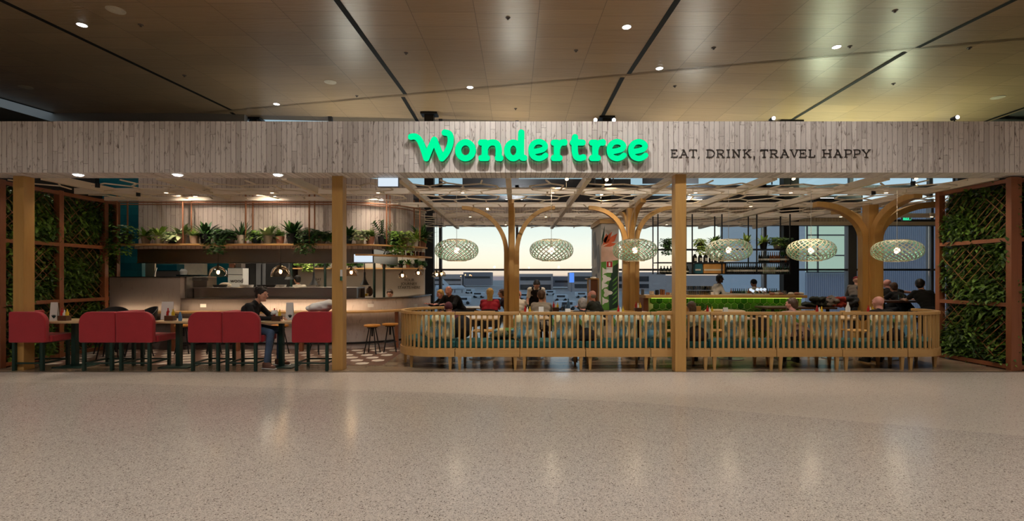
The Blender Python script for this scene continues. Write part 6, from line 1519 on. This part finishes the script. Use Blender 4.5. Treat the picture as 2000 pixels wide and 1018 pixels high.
    if st.get('apron'):
        ap = MB(); c0, c1 = v['chest']+fwd*.075*s, v['hip']+fwd*.085*s; ap.cap(c0, c1, .105*s)
        ap.cap(c0-lat*.07*s, c0+lat*.07*s, .085*s); ap.cap(c1-lat*.11*s, c1+lat*.11*s, .10*s); m_ = (c0+c1)*.5; ap.cap(m_-lat*.09*s, m_+lat*.09*s, .092*s)
        for q, g in (('shL', -1), ('shR', 1)):
            ap.cap(c0+lat*g*.05*s+fwd*.05*s, N*.4+v[q]*.6+fwd*.045*s+V((0,0,.02)), .022*s, .02*s); ap.cap(N*.4+v[q]*.6+fwd*.03*s+V((0,0,.035)), v['chest']+lat*g*.04*s-fwd*.08*s, .03*s, .02*s)
        fuse(ap, 'apron', M['blackcloth'], root, .012, 2)
    tr = MB()
    for q in 'LR':
        hip, kn, an = v['hip'+q], v['kn'+q], v['an'+q]
        tr.cap(hip, kn, .082*s, .062*s); tr.cap(kn, an+(kn-an)*.06, .062*s, .048*s)
    tr.cap(v['hipL'], v['hipR'], .10*s); tr.cap(v['hip']-lat*.06*s, v['hip']+lat*.06*s, .112*s)
    fuse(tr, 'trousers', M[st.get('pants', 'trouser')], root, vox, 3, (.007, 9))
    for q in 'LR':
        so = MB(); an, toe = v['an'+q], v['toe'+q]; hd = V((toe.x-an.x, toe.y-an.y, 0)).normalized(); heel = an-hd*.045*s; heel.z = toe.z+.005
        so.cap(heel, toe, .036*s, .032*s); so.cap(heel+V((0,0,.04*s)), an+(toe-an)*.5, .038*s, .034*s); so.cap(an-V((0,0,.03*s)), an, .042*s)
        o = fuse(so, 'shoe', M[st.get('shoe', 'charcoal')], root, .010, 2)
        sl = MB(); sl.bar(heel-hd*.03*s+V((0,0,-.028*s)), toe+hd*.03*s+V((0,0,-.026*s)), .075*s, .012*s); sl.build('sole', M['paper' if st.get('shoe') == 'brownshoe' else 'black'], o, bevel=.004)
    if st.get('beard'):
        bd = MB().ell(hp(0, .045, -.085), (.05*s, .05*s, .045*s), hrot); fuse(bd, 'beard', M[st.get('hairc', 'hair_b')], root, .008, 2, (.004, 60))
    if st.get('mask'):
        MB().ell(hp(0, .05, -.06), (.052*s, .058*s, .045*s), hrot).build('face_mask', M['blackcloth'], root, True)
    return root
def pose(X, Y, ztop, yaw, seat=None, lean=.15, pitch=0.0, hyaw=0.0, hands='table', s=.95, tz=.80, raise_arms=False):
    """yaw: direction faced, 0 = towards the window (+Y)"""
    f = V((sin(-yaw), cos(yaw), 0)); r = V((f.y, -f.x, 0)); J = {'s': s, 'fwd': f}
    base = V((X, Y, 0)); up = V((0,0,1))
    head_h = ztop-.115*s
    hz = (seat+.10*s) if seat is not None else .93*s
    L = head_h-hz; full = .66*s
    if L > full*1.02 and seat is not None: hz = head_h-full; L = full
    c = max(.35, min(1, L/full)); th = math.acos(c) if c < 1 else 0
    th = max(th, lean*.6)
    d = f*sin(th)+up*cos(th); k = L/(full*cos(th)) if cos(th) > .1 else 1; k = min(max(k, .85), 1.1)
    hip = base+up*hz-f*sin(th)*full*.8
    J['hip'] = hip; J['mid'] = hip+d*.16*s*k; J['chest'] = hip+d*.34*s*k; J['neck'] = hip+d*.47*s*k
    J['head'] = V((0,0,0))+J['neck']+(up*.9+d*.5+f*.12).normalized()*.165*s
    J['head'].z = head_h
    lf = f*cos(hyaw)+r*sin(hyaw); J['look'] = lf*cos(pitch)-up*sin(pitch)
    for q, g in (('L', -1), ('R', 1)):
        sh = J['chest']+d*.095*s+r*g*.165*s; J['sh'+q] = sh
        if hands == 'table':
            w = base+f*(.30)*s+r*g*.13*s; w.z = tz+.03; e = sh+(w-sh)*.45+r*g*.07*s; e.z = max(tz-.02, min(sh.z-.16, e.z-.05)) if seat is not None else e.z-.02
        elif hands == 'down': e = sh+r*g*.05*s-up*.27*s-f*.02; w = e-up*.23*s+f*.06*s
        elif hands == 'back': e = sh+r*g*.24*s-up*.03*s; w = e+(-r*g*.02+up*.04-f*.1)*2.0*s; w = e+r*g*.22*s-up*.02
        else: e = sh+r*g*.06*s-up*.22*s+f*.08; w = e+f*.22*s-r*g*.05*s+up*.02
        J['el'+q] = e; J['wr'+q] = w
        hp_ = hip+r*g*.085*s-up*.02; J['hip'+q] = hp_
        if seat is not None:
            kn = hp_+f*.40*s+r*g*.03*s-up*.03; fz = max(0.0, kn.z-.44*s-.06); an = kn+f*.03; an.z = fz+.10*s
        else: kn = hp_-up*.41*s+f*.03+r*g*.02; an = V((hp_.x, hp_.y, .09*s))+r*g*.03-f*.02
        J['kn'+q] = kn; J['an'+q] = an; t_ = an+f*.14*s; t_.z = an.z-.065*s; J['toe'+q] = t_
    return J
B = build_person
# the main sitter, joints placed by hand
B('dark haired man in a black shirt and blue jeans seated on a red seat', dict(s=.98, fwd=(1,0,0), hip=(-4.36,8.07,.655), mid=(-4.42,8.07,.80), chest=(-4.39,8.07,.95), neck=(-4.30,8.07,1.07), head=(-4.205,8.06,1.205), look=(1,-.12,-.12),
  shL=(-4.35,8.23,1.02), shR=(-4.35,7.92,1.02), elL=(-4.17,8.28,.84), elR=(-4.23,7.86,.835), wrL=(-3.98,8.16,.812), wrR=(-3.99,7.99,.812), hdL=(1,-.1,-.02), hdR=(1,.15,-.02),
  hipL=(-4.34,8.16,.635), hipR=(-4.34,7.99,.635), knL=(-3.96,8.21,.60), knR=(-3.98,7.90,.59), anL=(-3.98,8.20,.12), anR=(-4.03,7.88,.11), toeL=(-3.83,8.19,.045), toeR=(-3.90,7.85,.04)),
  dict(skin='skin', shirt='blackcloth', pants='jeans', shoe='brownshoe', hair='tousled', bvox=.0065, vox=.009))
def at(x, D): return PX(x, D)
def zt(y, D): return PZ(y, D)
P_ = [('cook in a white jacket standing in the kitchen between the cone lamps', 581, 12.5, 538, 0.9, dict(hands='x'), dict(skin='skin_t', shirt='whitecloth')),
      ('person with brown hair low behind the curved kitchen counter', 762, 12.6, 566, pi, dict(seat=.5, hands='table', pitch=.3), dict(skin='skin', shirt='whitecloth', hair='short', hairc='hair_br')),
      ('bald man in a black jumper leaning at the curved counter end', 877, 11.3, 559, pi-.5, dict(seat=.62, hands='table', pitch=.75, tz=.85, s=1.0), dict(skin='skin_p', shirt='blackcloth', hair='balding', wide=1.12, hairc='hair_g')),
      ('white haired person in black sitting behind the bald leaning man', 861, 12.1, 566, pi-.9, dict(seat=.55, hands='table', pitch=.3), dict(skin='skin_p', shirt='blackcloth', hair='short', hairc='hair_y')),
      ('person in a dark maroon hooded top seated at the curved bench', 876, 9.0, 591, 0.3, dict(seat=.42, hands='table', s=.88, pitch=.3), dict(skin='skin_t', shirt='maroon', hair='beanie', hairc='maroon')),
      ('blonde woman in a red top seated left of the first timber tree', 957, 10.95, 563, 0.0, dict(seat=.45, hands='table', s=.95), dict(skin='skin', shirt='redshirt', hair='long', hairc='hair_y', sleeve='short')),
      ('person in purple half hidden behind the first timber tree', 981, 12.4, 565, 1.3, dict(seat=.45, hands='table'), dict(skin='skin_t', shirt='purple', hair='short', hairc='hair_br')),
      ('person in a pale shirt just right of the first timber tree', 1012, 11.7, 566, -.2, dict(seat=.45, hands='table', s=.93, hyaw=.5), dict(skin='skin_p', shirt='whitecloth', hair='balding', hairc='hair_br')),
      ('waiter in white shirt and black apron bending over a table', 1048, 12.0, 547, pi+.05, dict(hands='down', lean=.5, pitch=.8, s=1.0), dict(skin='skin', shirt='whitecloth', sleeve='short', apron=1)),
      ('diner in a light grey shirt seated with his back turned before the waiter', 1057, 9.95, 567, 0.0, dict(seat=.45, hands='table', s=.95), dict(skin='skin', shirt='greyshirt', hair='short', hairc='hair_br')),
      ('grey haired man in black seated below the mural pillar', 1138, 8.3, 582, .1, dict(seat=.455, hands='table', s=.93), dict(skin='skin_p', shirt='blackcloth', hair='short', hairc='hair_g')),
      ('balding person in dark green beside the waiter station', 1157, 10.6, 567, .9, dict(seat=.45, hands='table', s=.95), dict(skin='skin_p', shirt='greenjkt', hair='balding', hairc='hair_g')),
      ('dark haired person with her back turned right of the front post', 1351, 8.25, 589, .0, dict(seat=.455, hands='table', s=.86), dict(skin='skin', shirt='charcoal', hair='long', hairc='hair_br')),
      ('dark haired bartender in white shirt and dark vest behind the green bar', 1405, 13.1, 537, -pi/2, dict(hands='x', s=.95), dict(skin='skin_d', shirt='whitecloth', hair='short', apron=1)),
      ('bartender in a white top with a black head cover behind the beer font', 1473, 13.1, 546, .3, dict(hands='x', s=.92, pitch=.4), dict(skin='skin_t', shirt='whitecloth', hair='beanie', hairc='blackcloth')),
      ('bearded man in a grey pink shirt seated before the green tiles', 1547, 8.3, 582, -.1, dict(seat=.455, hands='table', s=.95, hyaw=-.7), dict(skin='skin_p', shirt='pinkgrey', hair='short', hairc='hair_br', beard=1)),
      ('standing man in a red cap and grey hooded top by the right windows', 1673, 13.0, 540, -.6, dict(hands='x', s=.95, pitch=.3), dict(skin='skin', shirt='applegreen', hair='cap', hairc='burg')),
      ('dark haired person in a black jacket left of the thick right hand tree', 1681, 11.6, 556, -.6, dict(seat=.55, hands='table', s=.97), dict(skin='skin', shirt='charcoal', hair='short')),
      ('bald man in black with his back turned below the thick tree', 1716, 8.3, 578, 0.1, dict(seat=.455, hands='table', s=.95), dict(skin='skin_p', shirt='blackcloth', hair='bald')),
      ('shaven man in a black tee shirt with arms spread by the right windows', 1733, 12.2, 545, 0.0, dict(seat=.70, hands='back', s=1.0, tz=.97), dict(skin='skin_p', shirt='blackcloth', hair='bald', sleeve='short', wide=1.08)),
      ('brown haired woman in black in front of the shaven man', 1746, 11.6, 552, .3, dict(seat=.66, hands='table', s=.95, tz=.97, hyaw=.4), dict(skin='skin', shirt='blackcloth', hair='short', hairc='hair_br', sleeve='short')),
      ('dark haired man in a black tee shirt seated at the far right window', 1798, 10.5, 545, 0.0, dict(seat=.70, hands='table', s=1.0, tz=.97, hyaw=.8), dict(skin='skin', shirt='blackcloth', hair='short', sleeve='short', wide=1.05))]
for lab, x, D, y, yaw, pk, sk in P_:
    J = pose(PX(x, D), D, PZ(y, D), yaw, **pk); B(lab, J, sk)
hs = thing('high_stool', 'x', 'stool', (0,0,0), 'dark high stools by the right windows')
MB().lathe([(.17, .66), (.18, .68), (.17, .70)], 20).build('seat', M['blackmatt'], hs, True)
for a in range(4): q = pi/4+a*pi/2; MB().cyl((.1*cos(q), .1*sin(q), .66), (.2*cos(q), .2*sin(q), 0), .012, 8).build('leg', M['black'], hs)
for i, (x, D, lab) in enumerate(((1798, 10.4, 'under the dark haired man at the far right'), (1733, 12.1, 'under the shaven man with spread arms'), (1746, 11.5, 'under the brown haired woman in black'), (1681, 11.5, 'under the person in the black jacket left of the thick tree'), (877, 11.4, 'under the bald leaning man'))):
    o = hs if i == 0 else dup(hs, (0,0,0)); o.location = (PX(x, D), D, 0); o['label'] = 'dark high stool '+lab
    if i > 2: o.scale = (1, 1, .8)

bpy.data.objects.remove(FU['o']); bpy.data.batch_remove(FU['dead']); bpy.data.scenes.remove(TS)
